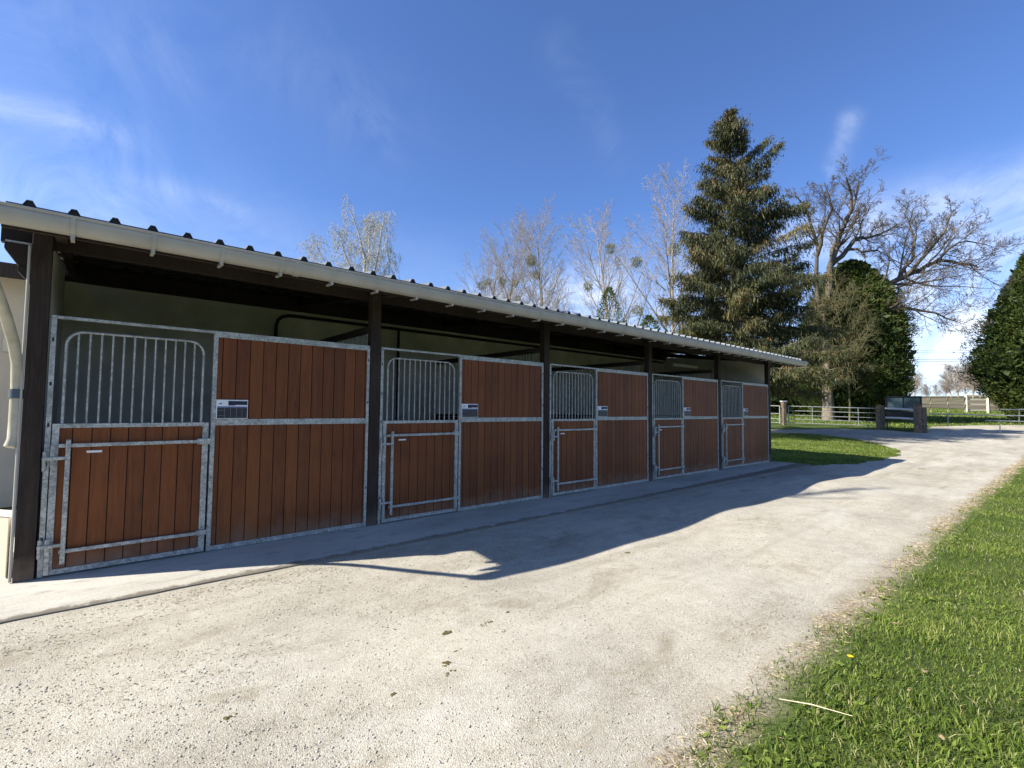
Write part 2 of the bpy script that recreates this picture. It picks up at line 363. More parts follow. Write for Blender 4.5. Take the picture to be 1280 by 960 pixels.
track_far = [tuple(ground(x, y)[:2]) for x, y in [(930,536.5),(985,537),(1045,536),(1100,537.5),(1150,541),(1165,533),(1230,531.5),(1300,531)]]
road = [(-14,-5.08),(-14,-0.95),(16.2,-0.95),(16.2,9)]+track_far+[(48,-5.9),(22.9,-5.25),(12,-5.08),(5,-5.08)]
def on_track(x, y):
    w = 0.05*pnoise(x*2, y*2)+0.06*pnoise(x*0.7+3, y)
    r = inpoly(x, y+w*0.3, road); l = inpoly(x+w*2, y+w*2, lawn)
    return r & ~l
sheet('gravel_track', np.concatenate([np.arange(-12, 24, 0.06), np.arange(24, 52, 0.12)]), np.arange(-6.4, 13, 0.06), 0.0, M['gravel'], on_track)
mb = MB()  # concrete apron with a ragged front edge
ex = np.arange(-9, 16.35, 0.12); edge = -1.03+0.012*np.array([pnoise(q*3, 0.3) for q in ex])
vs = []
for x, e in zip(ex, edge): vs += [(x, e, -0.05), (x, e+0.004, 0.012), (x, e+0.03, 0.020), (x, 4.2, 0.024)]
fs = [(4*i+k, 4*(i+1)+k, 4*(i+1)+k+1, 4*i+k+1) for i in range(len(ex)-1) for k in range(3)]
mb.add(vs, fs); n = 4*(len(ex)-1); mb.add([vs[n], vs[n+3], (ex[-1], 4.2, -0.05)], [(0,2,1)])
tag(mb.build('concrete_apron', M['concrete']), kind='structure')

# ------------------------------------------------------------------ stable block
L = 3.2; NB = 5; XE = NB*L
ZF = 0.026
st = tag(empty('stable_block'), 'long low horse stable with five red-brown boarded stalls and a pale gutter', 'stable')
def rz(y): return 3.07+0.13*(y+0.85)        # underside of roof sheet
pm = MB(); pm.box(-0.072, 0.060, -0.036, 0.079, 0.02, rz(0)-0.02)
posts = []
for i in range(NB+1):
    if i == 0: p = pm.build('post', M['dark_wood'], st, 0.004)
    else: p = posts[0].copy(); C.objects.link(p)
    p.location.x = i*L; posts.append(p)
# beams and rafters
b_ = MB(); b_.box(-0.28, XE+0.30, 0.080, 0.16, 2.98, 3.165); b_.build('front_beam', M['dark_wood'], st, 0.003)
b_ = MB(); b_.box(-0.20, XE+0.42, -0.74, -0.70, 2.90, 3.065); b_.build('fascia_board', M['dark_wood'], st, 0.003)
b_ = MB()
b_.prism_y([(-0.245,2.955),(-0.245,2.90),(-0.155,2.765),(-0.078,2.765),(-0.078,2.955)], -0.03, 0.07)
b_.prism_y([(-0.155,2.760),(-0.155,2.715),(-0.078,2.62),(-0.078,2.760)], -0.03, 0.07)
b_.build('corbel', M['dark_wood'], st, 0.003)
b_ = MB(); b_.box(-0.24, -0.078, -0.036, 0.072, 2.957, 2.972); b_.build('flashing_strip', M['galv'], st)
def rafter(x):
    q = MB(); y0, y1 = -0.69, 3.7; w = 0.04
    q.add([(x-w,y0,rz(y0)-0.14),(x+w,y0,rz(y0)-0.14),(x+w,y1,rz(y1)-0.18),(x-w,y1,rz(y1)-0.18),(x-w,y0,rz(y0)-0.045),(x+w,y0,rz(y0)-0.045),(x+w,y1,rz(y1)-0.045),(x-w,y1,rz(y1)-0.045)],
          [(0,3,2,1),(4,5,6,7),(0,1,5,4),(1,2,6,5),(2,3,7,6),(3,0,4,7)])
    return q
for i in range(NB+1): rafter(i*L+0.118 if i < NB else i*L-0.118).build('rafter', M['dark_wood'], st)
for y in (-0.45, 0.55, 1.5, 2.5, 3.4):
    q = MB(); q.box(-0.2, XE+0.42, y-0.03, y+0.03, rz(y)-0.047, rz(y)-0.004); q.build('purlin', M['dark_wood'], st)
# roof: trapezoidal sheet
pitch = 0.257; prof = []
x = -0.24; xr = XE+0.46
k = 0
x0 = -0.049-pitch/2
while x0 < xr:
    c = x0+pitch/2
    for dx, dz in ((-pitch/2,0),(-0.040,0),(-0.017,0.042),(0.017,0.042),(0.040,0)):
        q = c+dx
        if -0.24 <= q <= xr: prof.append((q, dz))
    x0 += pitch
mb = MB(); vs = []; ysr = [-0.80, 3.75]; n = len(prof)
for y in ysr:
    for q, dz in prof: vs.append((q, y, rz(y)+dz))
for y in ysr:
    for q, dz in prof: vs.append((q, y, rz(y)+dz+0.006))
fs = [(i, i+1, n+i+1, n+i) for i in range(n-1)]+[(2*n+i, 3*n+i, 3*n+i+1, 2*n+i+1) for i in range(n-1)]+[(i, 2*n+i, 2*n+i+1, i+1) for i in range(n-1)]
fs += [(0, n, 3*n, 2*n), (n-1, 3*n-1, 4*n-1, 2*n-1)]
mb.add(vs, fs); roof = mb.build('roof', M['sheet'], st)
mb = MB(); c = 0   # closures that fill the ribs at the eave
mb.prism_y([(c-0.036, rz(-0.79)), (c+0.036, rz(-0.79)), (c+0.015, rz(-0.79)+0.038), (c-0.015, rz(-0.79)+0.038)], -0.79, -0.76)
rc0 = None
for i in range(64):
    c = -0.049+pitch*i
    if c > xr-0.05: break
    if rc0 is None: o = rc0 = mb.build('rib_closure', M['black'], roof)
    else: o = rc0.copy(); C.objects.link(o)
    o.location.x = c
# gutter: half-round trough
gx0, gx1 = -0.40, XE+0.46; gr = 0.082; gy = -0.80-gr+0.012; gz = 3.012
mb = MB(); K = 14; vs = []
def gprof(r): return [(gy+r*math.cos(math.pi+math.pi*k/K), gz+1.55*r*math.sin(math.pi+math.pi*k/K)) for k in range(K+1)]
pro = gprof(gr)+gprof(gr-0.004)[::-1]
for x in np.linspace(gx0, gx1, 40):
    sag = 0.004*math.sin(x*1.1)
    vs += [(x, y, z+sag) for y, z in pro]
n = len(pro); fs = [(i*n+k, i*n+(k+1) % n, (i+1)*n+(k+1) % n, (i+1)*n+k) for i in range(39) for k in range(n)]
mb.add(vs, fs, True)
for x in (gx0, gx1): mb.add([(x, y, z) for y, z in gprof(gr)], [tuple(range(K+1))])
mb.tube([(gx0, gy-gr, gz+0.004), (gx1, gy-gr, gz+0.004)], 0.010, 8)
gut = mb.build('gutter', M['gutter'], st)
mb = MB()
for k in range(0, K+1): pass
pb = gprof(gr+0.004)
w = 0.016; vs = [(-w, y, z) for y, z in pb]+[(w, y, z) for y, z in pb]
mb.add(vs, [(k, k+1, K+2+k, K+1+k) for k in range(K)])
mb.box(-0.013, 0.013, gy-0.03, gy+0.03, gz-1.55*gr-0.030, gz-1.55*gr+0.004)
mb.box(-0.013, 0.013, gy, -0.745, gz-1.55*gr-0.022, gz-1.55*gr-0.008)
br0 = None
for i in range(33):
    x = 0.209+0.515*i
    if x > gx1-0.03: break
    if br0 is None: o = br0 = mb.build('bracket', M['gutter'], gut, 0.001)
    else: o = br0.copy(); C.objects.link(o)
    o.location.x = x
# joints in the gutter
for x in (1.9, 5.9, 9.9, 13.9):
    pj = gprof(gr+0.003); mb = MB(); vs = [(x-0.03, y, z) for y, z in pj]+[(x+0.03, y, z) for y, z in pj]
    mb.add(vs, [(k, k+1, K+2+k, K+1+k) for k in range(K)], True); mb.build('gutter_joint', M['gutter'], gut)
# down pipe and conduit
mb = MB()
ctl = [Vector(p) for p in [(-0.33,-0.84,2.93),(-0.33,-0.82,2.86),(-0.30,-0.66,2.72),(-0.245,-0.44,2.50),(-0.185,-0.25,2.27),(-0.145,-0.12,2.08),(-0.122,-0.03,1.90),(-0.119,0.0,1.70),(-0.119,0.0,1.40),(-0.121,0.0,1.25),(-0.14,-0.02,1.18)]]
mb.tube(ctl, 0.040, 16); dp = mb.build('downpipe', M['pvc'], st)
mb = MB(); mb.tube([(-0.119,0,1.60),(-0.119,0,1.68)], 0.047, 16); mb.build('pipe_collar', M['collar'], dp)
mb = MB(); mb.tube([(-0.087,-0.030,0.03),(-0.087,-0.030,2.95)], 0.011, 8); mb.build('conduit', M['gutter'], st)
# walls
zb = 3.36
mb = MB(); mb.box(-0.05, XE+0.05, 3.5, 3.65, 0.02, zb); mb.build('back_wall', M['cream'], st)
mb = MB(); mb.box(-0.2, XE+0.42, 3.655, 3.70, zb-0.2, rz(3.655)+0.044); mb.build('wall_plate', M['dark_wood'], st)
mb = MB(); mb.box(-0.05, XE+0.05, 3.45, 3.49, zb-0.02, rz(3.45)-0.004); mb.build('inner_plate', M['dark_wood'], st)
for xa, xb, nm in ((-0.06, 0.04, 'side_wall'), (XE-0.06, XE+0.04, 'side_wall')):
    mb = MB(); y0, y1 = 0.0795, 3.498
    mb.add([(xa,y0,0.02),(xb,y0,0.02),(xb,y1,0.02),(xa,y1,0.02),(xa,y0,rz(y0)-0.06),(xb,y0,rz(y0)-0.06),(xb,y1,rz(y1)-0.2),(xa,y1,rz(y1)-0.2)],
           [(0,3,2,1),(4,5,6,7),(0,1,5,4),(1,2,6,5),(2,3,7,6),(3,0,4,7)])
    mb.build(nm, M['cream'], st)
# stall partitions between bays
def partition():
    f = MB(); f.bar((0,0.17,0.06),(0,3.48,0.06),0.05,0.05); f.bar((0,0.17,1.40),(0,3.48,1.40),0.05,0.05); f.bar((0,0.17,2.60),(0,3.48,2.60),0.06,0.09)
    fr = f.build('partition', M['partition'], st)
    g = MB(); y = 0.12
    while y < 3.45:
        g.tone = rnd.random(); g.box(-0.018, 0.018, y+0.06, y+0.192, 0.09, 1.37); y += 0.135
    g.build('boards', M['board'], fr)
    g = MB(); y = 0.25
    while y < 3.42: g.tube([(0,y,1.42),(0,y,2.56)], 0.009, 6, False); y += 0.085
    g.build('grille', M['galv'], fr)
    return fr
pt = partition(); pt.location.x = L
for i in (2, 3, 4):
    c = copy_tree(pt, st); c.location.x = i*L
HX = 2.89
# black water pipe below the top of the back wall
mb = MB(); mb.tube([(HX,3.42,2.0),(HX,3.42,3.02),(HX+0.03,3.42,3.13),(HX+0.10,3.42,3.20),(HX+0.22,3.42,3.235),(HX+0.45,3.42,3.24),(XE-0.3,3.42,3.24)], 0.030, 8); mb.build('water_pipe', M['black'], st)
mb = MB(); mb.tube([(5.35,3.42,1.0),(5.35,3.42,3.21)], 0.028, 8); mb.build('water_pipe', M['black'], st)
mb = MB(); mb.box(12.9, 14.3, 1.35, 1.47, 2.82, 2.90)
lamp = mb.build('ceiling_light', M['tube_light'], None, 0.01); tag(lamp, 'unlit white strip light hanging under the dark stable roof near the far end', 'ceiling light')
# stall front: door leaf on the left, fixed boarded panel on the right
BACKS = []
def boards(mb, x0, x1, z0, z1, first, y0=-0.010, y1=0.012, step=0.1355, gap=0.008):
    cuts = []; g = first
    while g-step > x0: g -= step
    while g < x1:
        if g > x0: cuts.append(g)
        g += step
    e = [x0]+cuts+[x1]
    for a, c in zip(e[:-1], e[1:]):
        mb.tone = rnd.random(); a2 = a+(gap/2 if a != x0 else 0); c2 = c-(gap/2 if c != x1 else 0)
        if c2-a2 < 0.01: continue
        mb.box(a2, c2, y0+rnd.uniform(-.001,.001), y1, z0, z1)
    BACKS.append((x0, x1, y1+0.001, y1+0.006, z0, z1))
def stall(i):
    fr = MB()      # fixed frame
    fr.box(0.078, 0.116, -0.025, 0.02, ZF, 2.358)              # hinge jamb
    fr.box(0.116, 1.350, -0.020, 0.018, 2.330, 2.358)           # head over the door
    fr.box(1.350, 1.391, -0.025, 0.02, ZF, 2.358)              # divider
    fr.box(1.391, 3.084, -0.022, 0.02, 2.292, 2.358); fr.box(1.391, 3.084, -0.022, 0.02, 1.343, 1.411)
    fr.box(1.391, 3.084, -0.022, 0.02, ZF, 0.075); fr.box(3.084, 3.120, -0.025, 0.02, ZF, 2.358)
    panel = fr.build('stall_front', M['galv'], st, 0.003)
    b1 = MB(); boards(b1, 1.391, 3.084, 1.412, 2.291, 1.439); boards(b1, 1.391, 3.084, 0.076, 1.342, 1.439)
    b1.build('boards', M['board'], panel)
    q = MB(); [q.box(*b) for b in BACKS]; q.build('backing', M['black'], panel); BACKS.clear()
    for xq, z in ((0.089,0.34),(0.089,1.0),(0.089,1.35),(0.089,1.72),(0.089,2.12),(3.095,0.5),(3.095,1.6),(3.095,2.15)):
        h = MB(); h.box(xq, xq+0.015, -0.0265, -0.0255, z, z+0.033); h.build('slot', M['black'], panel)
    # door leaf
    dm = MB()
    dm.box(0.124, 0.172, -0.030, 0.010, 0.036, 1.377); dm.box(1.278, 1.330, -0.030, 0.010, 0.036, 1.377)
    dm.box(0.172, 1.278, -0.030, 0.010, 1.338, 1.377); dm.box(0.172, 1.278, -0.030, 0.010, 0.036, 0.082)
    dm.box(1.302, 1.306, -0.0325, -0.030, 0.04, 1.33)
    door = dm.build('stall_door', M['galv'], st, 0.003)
    b1 = MB(); boards(b1, 0.172, 1.278, 0.083, 1.337, 0.262, -0.014, 0.006, 0.1345); b1.build('boards', M['board'], door)
    q = MB(); [q.box(*b) for b in BACKS]; q.build('backing', M['black'], door); BACKS.clear()
    lb = MB(); lb.bar((0.172,-0.052,1.180),(1.318,-0.052,1.180),0.018,0.034); lb.box(1.23, 1.345, -0.066, -0.0325, 1.150, 1.21); lb.build('cross_bar', M['galv'], door, 0.004)
    lb = MB(); lb.bar((0.21,-0.052,0.235),(1.318,-0.052,0.235),0.018,0.034); lb.box(1.25, 1.338, -0.066, -0.0325, 0.21, 0.262); lb.build('cross_bar', M['galv'], door, 0.004)
    lv = MB(); lv.bar((0.238,-0.078,0.13),(0.238,-0.078,1.235),0.034,0.022,(0,1,0))
    lv.bar((0.07,-0.078,1.070),(0.221,-0.078,1.070),0.024,0.028); lv.bar((0.07,-0.078,0.300),(0.221,-0.078,0.300),0.024,0.028)
    for z in (1.15, 0.19): fr = MB(); fr.box(1.345, 1.375, -0.045, -0.0255, z, z+0.09); fr.build('hinge', M['galv'], panel)
    lv.tube([(0.085,-0.068,0.96),(0.085,-0.068,1.13)], 0.014, 8); lv.tube([(0.085,-0.068,0.2),(0.085,-0.068,0.36)], 0.014, 8)
    lv.bar((0.135,-0.068,1.0),(0.135,-0.068,1.19),0.03,0.018,(0,1,0)); lv.bar((0.135,-0.068,0.05),(0.135,-0.068,0.36),0.034,0.016,(0,1,0))
    lv.build('latch_lever', M['galv'], door, 0.003)
    g = MB(); r = 0.012; x0, x1, z0, z1, rc = 0.186, 1.262, 1.377, 2.225, 0.13
    arc = [(x0, 0, z0), (x0, 0, z1-rc)]+[(x0+rc-rc*math.cos(a), 0, z1-rc+rc*math.sin(a)) for a in np.linspace(0.2, math.pi/2, 6)]
    arc += [(x1-rc+rc*math.sin(a), 0, z1-rc+rc*math.cos(a)) for a in np.linspace(0, math.pi/2-0.2, 6)]+[(x1, 0, z1-rc), (x1, 0, z0)]
    g.tube([(a, -0.008, c) for a, _, c in arc], r, 8)
    for k in range(1, 13):
        x = x0+(x1-x0)*k/13; g.tube([(x,-0.008,z0),(x,-0.008,z1-0.004)], 0.0085, 8, False)
    g.build('window_grille', M['galv'], door)
    lp = MB(); lp.box(0.365, 0.475, -0.0165, -0.0155, 1.105, 1.125); lp.build('maker_plate', M['white'], door)
    return panel, door
pan, dor = stall(0)
for i in range(1, NB):
    for o in (pan, dor):
        c = copy_tree(o, st); c.location.x = i*L
# name boards on the fixed panels
def sign(i):
    X = i*L; y = -0.0225
    e = empty('stall_board', (X+1.545, y, 1.517))
    q = MB(); q.box(-0.153, 0.153, -0.006, 0.0, -0.103, 0.103); q.build('panel', M['white'], e, 0.002)
    q = MB(); q.box(-0.04, 0.146, -0.0072, -0.0062, 0.047, 0.090); q.box(-0.04, 0.028, -0.0072, -0.0062, 0.040, 0.0465); q.build('title_strip', M['navy'], e)
    q = MB(); q.box(-0.144, 0.146, -0.0072, -0.0062, 0.018, 0.030); q.build('heading_row', M['blueprint'], e)
    q = MB(); q.tone = 0; q.box(-0.144, 0.146, -0.0072, -0.0062, -0.097, 0.016); q.tone = 1
    for x in (-0.073, -0.016, 0.040, 0.096): q.box(x-0.0012, x+0.0012, -0.0082, -0.0074, -0.095, 0.014)
    for z in (-0.012, -0.070): q.box(-0.142, -0.075, -0.0082, -0.0074, z-0.0012, z+0.0012)
    q.build('table', M['print'], e)
    q = MB()   # leaping horse emblem
    pts = [(-0.133,0.048),(-0.128,0.060),(-0.120,0.064),(-0.111,0.066),(-0.103,0.072),(-0.097,0.071),(-0.094,0.065),(-0.100,0.065),(-0.104,0.060),(-0.108,0.055),(-0.098,0.050),(-0.109,0.052),(-0.116,0.056),(-0.124,0.054),(-0.130,0.044)]
    n = len(pts); q.add([(a,-0.0070,c) for a, c in pts]+[(a,-0.0062,c) for a, c in pts], [tuple(range(n))]+[(k,(k+1) % n,n+(k+1) % n,n+k) for k in range(n)])
    q.build('horse_emblem', M['blueprint'], e)
    return e
lab = ['white and navy information board on the nearest stall, at the leftmost boarded panel', 'white and navy information board on the second stall from the left',
       'white and navy information board on the middle stall', 'white and navy information board on the fourth stall from the left', 'white and navy information board on the farthest stall, next to the end post']
s0 = sign(0); tag(s0, lab[0], 'sign', 'information boards on the stall fronts')
for i in range(1, NB):
    c = copy_tree(s0); c.location.x = i*L+1.545; tag(c, lab[i], 'sign', 'information boards on the stall fronts')

# ------------------------------------------------------------------ house at far left
hs = tag(empty('house', (-4, 4.6, 0)), 'pale rendered house with dark eaves behind the left end of the stable', 'house')
mb = MB(); mb.box(-5, 3.72, 0, 5, -0.05, 3.55); mb.build('wall', M['cream_wall'], hs)
mb = MB()
a = (-5.4, 4.15)
mb.add([(a[0],-0.45,3.50),(a[1],-0.45,3.50),(a[1],3,4.2),(a[0],3,4.2),(a[0],-0.45,3.60),(a[1],-0.45,3.60),(a[1],3,4.32),(a[0],3,4.32)], [(0,3,2,1),(4,5,6,7),(0,1,5,4),(1,2,6,5),(2,3,7,6),(3,0,4,7)])
rf = mb.build('roof', M['slate'], hs)
mb = MB(); mb.box(a[0], a[1], -0.48, -0.455, 3.40, 3.62); mb.build('fascia', M['dark_wood'], rf)
mb = MB(); mb.box(2.75, 3.18, -0.03, 0.02, 1.95, 2.75); w_ = mb.build('window', M['slate'], hs)
mb = MB(); mb.box(2.70, 3.20, -0.06, -0.031, 1.88, 1.945); mb.build('sill', M['cream_wall'], w_)
mb = MB(); mb.box(3.36, 3.46, -0.04, -0.002, 2.35, 2.60); mb.build('vent', M['creamgate'], hs)
mb = MB()
mb.add([(-0.125,0.15,0.02),(-1.6,2.2,0.02),(-1.4,2.4,0.02),(-0.125,0.45,0.02),(-0.125,0.15,0.56),(-1.6,2.2,0.56),(-1.4,2.4,0.56),(-0.125,0.45,0.56)],
       [(0,3,2,1)[::-1],(4,5,6,7)[::-1],(0,1,5,4),(1,2,6,5),(2,3,7,6),(3,0,4,7)])
tag(mb.build('low_wall', M['cream_wall'], None, 0.01), 'low cream rendered wall left of the first stable post', 'wall')

# ------------------------------------------------------------------ gates and fences
def gp(x, y):
    p = ground(x, y); return Vector(p)
def zat(x, y): return float(hgt(x, y))
A = at(984, 532, 30); A.z = zat(A.x, A.y); B = at(1096, 534, 29); B.z = zat(B.x, B.y)
def metal_gate(A, B, H, rails, label, group=None, braces=()):
    e = tag(empty('field_gate', A), label, 'gate', group); d = B-A
    for t in (0, 1):
        q = MB(); q.tube([d*t+Vector((0,0,0.10)), d*t+Vector((0,0,H+0.02))], 0.028, 8); q.build('stile', M['galv'], e)
    for r in rails:
        q = MB(); q.tube([(0,0,r*H), d+Vector((0,0,r*H))], 0.022 if r < 1 else 0.028, 8); q.build('rail', M['galv'], e)
    for t in braces:
        q = MB(); q.tube([d*t+Vector((0,0,H*rails[0])), d*t+Vector((0,0,H))], 0.016, 6); q.build('upright', M['galv'], e)
    return e
metal_gate(A+Vector((0.25,0,0)), B, 1.17, (0.12,0.32,0.52,0.76,1.0), 'galvanised five-bar field gate in front of the big tree trunk, beyond the lawn', None, (0.28,0.80))
A2 = at(925, 532, 31); A2.z = zat(A2.x, A2.y); Q = at(975, 532, 30); Q.z = zat(Q.x, Q.y)
metal_gate(A2, Q, 1.17, (0.12,0.32,0.6,1.0), 'galvanised field gate partly hidden by the end post of the stable')
def sleeper(p, w, h, label, d=None):
    q = MB(); q.box(-w/2, w/2, -0.13, 0.13, -0.1, h)
    o = q.build('gate_post', M['sleeper'], None, 0.015); o.location = p; o.rotation_euler = (0,0,-YAW+0.1); tag(o, label, 'post'); return o
p = at(980, 533, 30); p.z = zat(p.x, p.y); sleeper(p, 0.20, 1.45, 'timber gate post with a white top nearest the stable end')
q = MB(); q.box(-0.14,0.14,-0.14,0.14,0,0.04); o = q.build('post_cap', M['white'], bpy.data.objects['gate_post']); o.location = (0,0,1.45)
p = at(1101, 535, 28.6); p.z = zat(p.x, p.y); sleeper(p, 0.38, 1.36, 'wide weathered timber post between the galvanised gate and the pair of pale rails'); PL = p.copy()
p = at(1148, 540.5, 26.3); p.z = zat(p.x, p.y); sleeper(p, 0.27, 1.55, 'tall dark sleeper post at the left side of the gravel track opening'); PR = p.copy()
p = at(1154, 540, 26.5); p.z = zat(p.x, p.y); sleeper(p, 0.27, 1.38, 'shorter dark sleeper post standing close against the taller one by the track')
# pale rails between the two posts
u = (PR-PL).normalized()
fe = tag(empty('rail_fence', PL), 'two thick pale timber rails between weathered posts beside the track', 'fence'); L2 = PR-PL
for h0, h1 in ((1.20, 1.20), (0.66, 0.72)):
    q = MB(); q.tube([u*0.15+Vector((0,-0.16,h0)), L2*0.5+Vector((0,-0.14,(h0+h1)/2+0.02)), L2-u*0.05+Vector((0,-0.16,h1))], 0.065, 8); q.build('rail', M['greyrail'], fe)
# notice board on two legs behind the rails
na = at(1108, 536, 28.4); nb = at(1153, 538, 27.6); zz = (zat(na.x, na.y)+zat(nb.x, nb.y))/2
na.z = nb.z = zz; nd = nb-na; W = nd.length
nbd = tag(empty('notice_board', na, math.atan2(nd.y, nd.x)), 'black framed glazed board on two thin legs behind the pale rails', 'notice board')
q = MB(); q.box(0, 0.07, -0.03, 0.03, 0, 1.9); q.build('leg', M['blackframe'], nbd)
q = MB(); q.box(W-0.07, W, -0.03, 0.03, 0, 1.9); q.build('leg', M['blackframe'], nbd)
q = MB(); q.box(-0.02, W+0.02, -0.06, 0.04, 1.86, 1.95); q.box(-0.02, 0.07, -0.06, 0.04, 1.15, 1.86); q.box(W-0.07, W+0.02, -0.06, 0.04, 1.15, 1.86); q.box(-0.02, W+0.02, -0.06, 0.04, 1.08, 1.15)
q.build('frame', M['blackframe'], nbd, 0.02)
q = MB(); q.box(0.07, W*.5-0.03, -0.02, 0.0, 1.15, 1.86); q.build('glass', M['glass'], nbd)
q = MB(); q.box(W*.5+0.03, W-0.07, -0.02, 0.0, 1.15, 1.86); q.build('glass', M['glass'], nbd)
q = MB(); q.box(W*.5-0.03, W*.5+0.03, -0.05, 0.03, 1.15, 1.86); q.build('mullion', M['blackframe'], nbd)
q = MB(); q.box(0.02, W-0.02, -0.025, 0.02, 0.70, 1.06); q.build('lower_panel', M['blackframe'], nbd)
# low metal barrier to the right of the track opening
ba = tag(empty('metal_barrier', at(1165, 518, 27.5)), 'low grey metal rail barrier across the track beside the right conifer', 'barrier'); o0 = ba.location.copy()
for (x0, y0, x1, y1) in ((1250,512,1335,511.5), (1161,517.2,1335,521), (1232,525.5,1335,528.5)):
    q = MB(); q.tube([at(x0, y0, 27.2)-o0, at(x1, y1, 26.2)-o0], 0.030, 8); q.build('rail', M['galv'], ba)
for x, y0, y1 in ((1274,511,527),(1185,516,533),(1250,525,541),(1330,511,548)):
    t = 27.2-(x-1240)*0.011; q = MB(); q.tube([at(x, y0, t)-o0, at(x, y1, t)-o0], 0.025, 8); q.build('upright', M['galv'], ba)
# cream gate and post-and-rail fence on the far field
def fence(A, B, H, nr, npost, material, label, w=0.10):
    e = tag(empty('paddock_fence', A), label, 'fence'); d = B-A
    for k in range(npost):
        p = d*(k/(npost-1)); z = zat(A.x+p.x, A.y+p.y)-A.z
        q = MB(); q.box(p.x-w/2, p.x+w/2, p.y-w/2, p.y+w/2, z-0.1, z+H+0.08); q.build('post', material, e)
    for r in range(nr):
        q = MB(); h = H*(r+1)/nr
        pts = []
        for k in range(npost):
            p = d*(k/(npost-1)); pts.append(Vector((p.x, p.y-w, zat(A.x+p.x, A.y+p.y)-A.z+h)))
        for a_, b_2 in zip(pts[:-1], pts[1:]): q.bar(a_, b_2, 0.04, 0.10)
        q.build('rail', material, e)
    return e
def gz_(x, depth):
    p = at(x, 515, depth); p.z = zat(p.x, p.y); return p
fence(gz_(1120, 49), gz_(1206, 50), 1.5, 2, 5, M['oldfence'], 'weathered two-rail paddock fence left of the cream gate')
fence(gz_(1237, 50), gz_(1300, 49), 1.5, 3, 4, M['sleeper'], 'dark post-and-rail paddock fence right of the cream gate, under the conifer')
ga = gz_(1208, 50); gb = gz_(1235, 50); e = tag(empty('timber_gate', ga), 'cream painted timber gate in the far paddock fence', 'gate'); d = gb-ga
for t in (0, 1):
    q = MB(); q.bar(d*t+Vector((0,0,0)), d*t+Vector((0,0,1.85)), 0.2, 0.2); q.build('post', M['creamgate'], e)
for h in (0.25, 0.85, 1.35, 1.75):
    q = MB(); q.bar(Vector((0,0,h)), d+Vector((0,0,h)), 0.05, 0.13); q.build('rail', M['creamgate'], e)
# power cables
for k, (y, yy) in enumerate(((429.5,428.5),(432,431),(440.5,438.5),(443,441))):
    q = MB(); a_ = at(1000, y+3, 62); b_ = at(1420, yy-2, 60)
    pts = [a_.lerp(b_, t)+Vector((0,0,-0.9*4*t*(1-t))) for t in np.linspace(0, 1, 12)]
    q.tube(pts, 0.020, 5); o = q.build('power_cable', M['cable'])
    tag(o, ['topmost overhead cable in the gap between the two conifers','second overhead cable from the top between the conifers','third overhead cable from the top between the conifers','lowest overhead cable in the gap between the two conifers'][k], 'power cable', 'overhead cables crossing the sky')
# ------------------------------------------------------------------ trees
class TB:
    def __init__(s): s.V = []; s.F = []; s.n = 0; s.tips = []
    def tube(s, pts, rr, n):
        m = len(pts); P = np.array(pts, float); T = np.empty_like(P); T[1:-1] = P[2:]-P[:-2]; T[0] = P[1]-P[0]; T[-1] = P[-1]-P[-2]
        T /= np.linalg.norm(T, axis=1, keepdims=True)+1e-9
        ref = np.array([0.31, 0.17, 0.93]) if abs(T[0][2]) < 0.8 else np.array([0.9, 0.3, 0.1])
        Uv = np.cross(T, ref); Uv /= np.linalg.norm(Uv, axis=1, keepdims=True)+1e-9; Wv = np.cross(T, Uv)
        a = np.arange(n)*2*math.pi/n; rr = np.array(rr)[:, None, None]
        V = P[:, None, :]+rr*(np.cos(a)[None, :, None]*Uv[:, None, :]+np.sin(a)[None, :, None]*Wv[:, None, :])
        i, k = np.meshgrid(np.arange(m-1), np.arange(n), indexing='ij'); i = i.ravel(); k = k.ravel(); k2 = (k+1) % n
        s.F.append(np.stack([i*n+k, i*n+k2, (i+1)*n+k2, (i+1)*n+k], -1)+s.n); s.V.append(V.reshape(-1, 3)); s.n += m*n
    def build(s, name, mt, parent=None):
        return tri_mesh(name, np.concatenate(s.V), np.concatenate(s.F), mt, parent=parent, smooth=True)
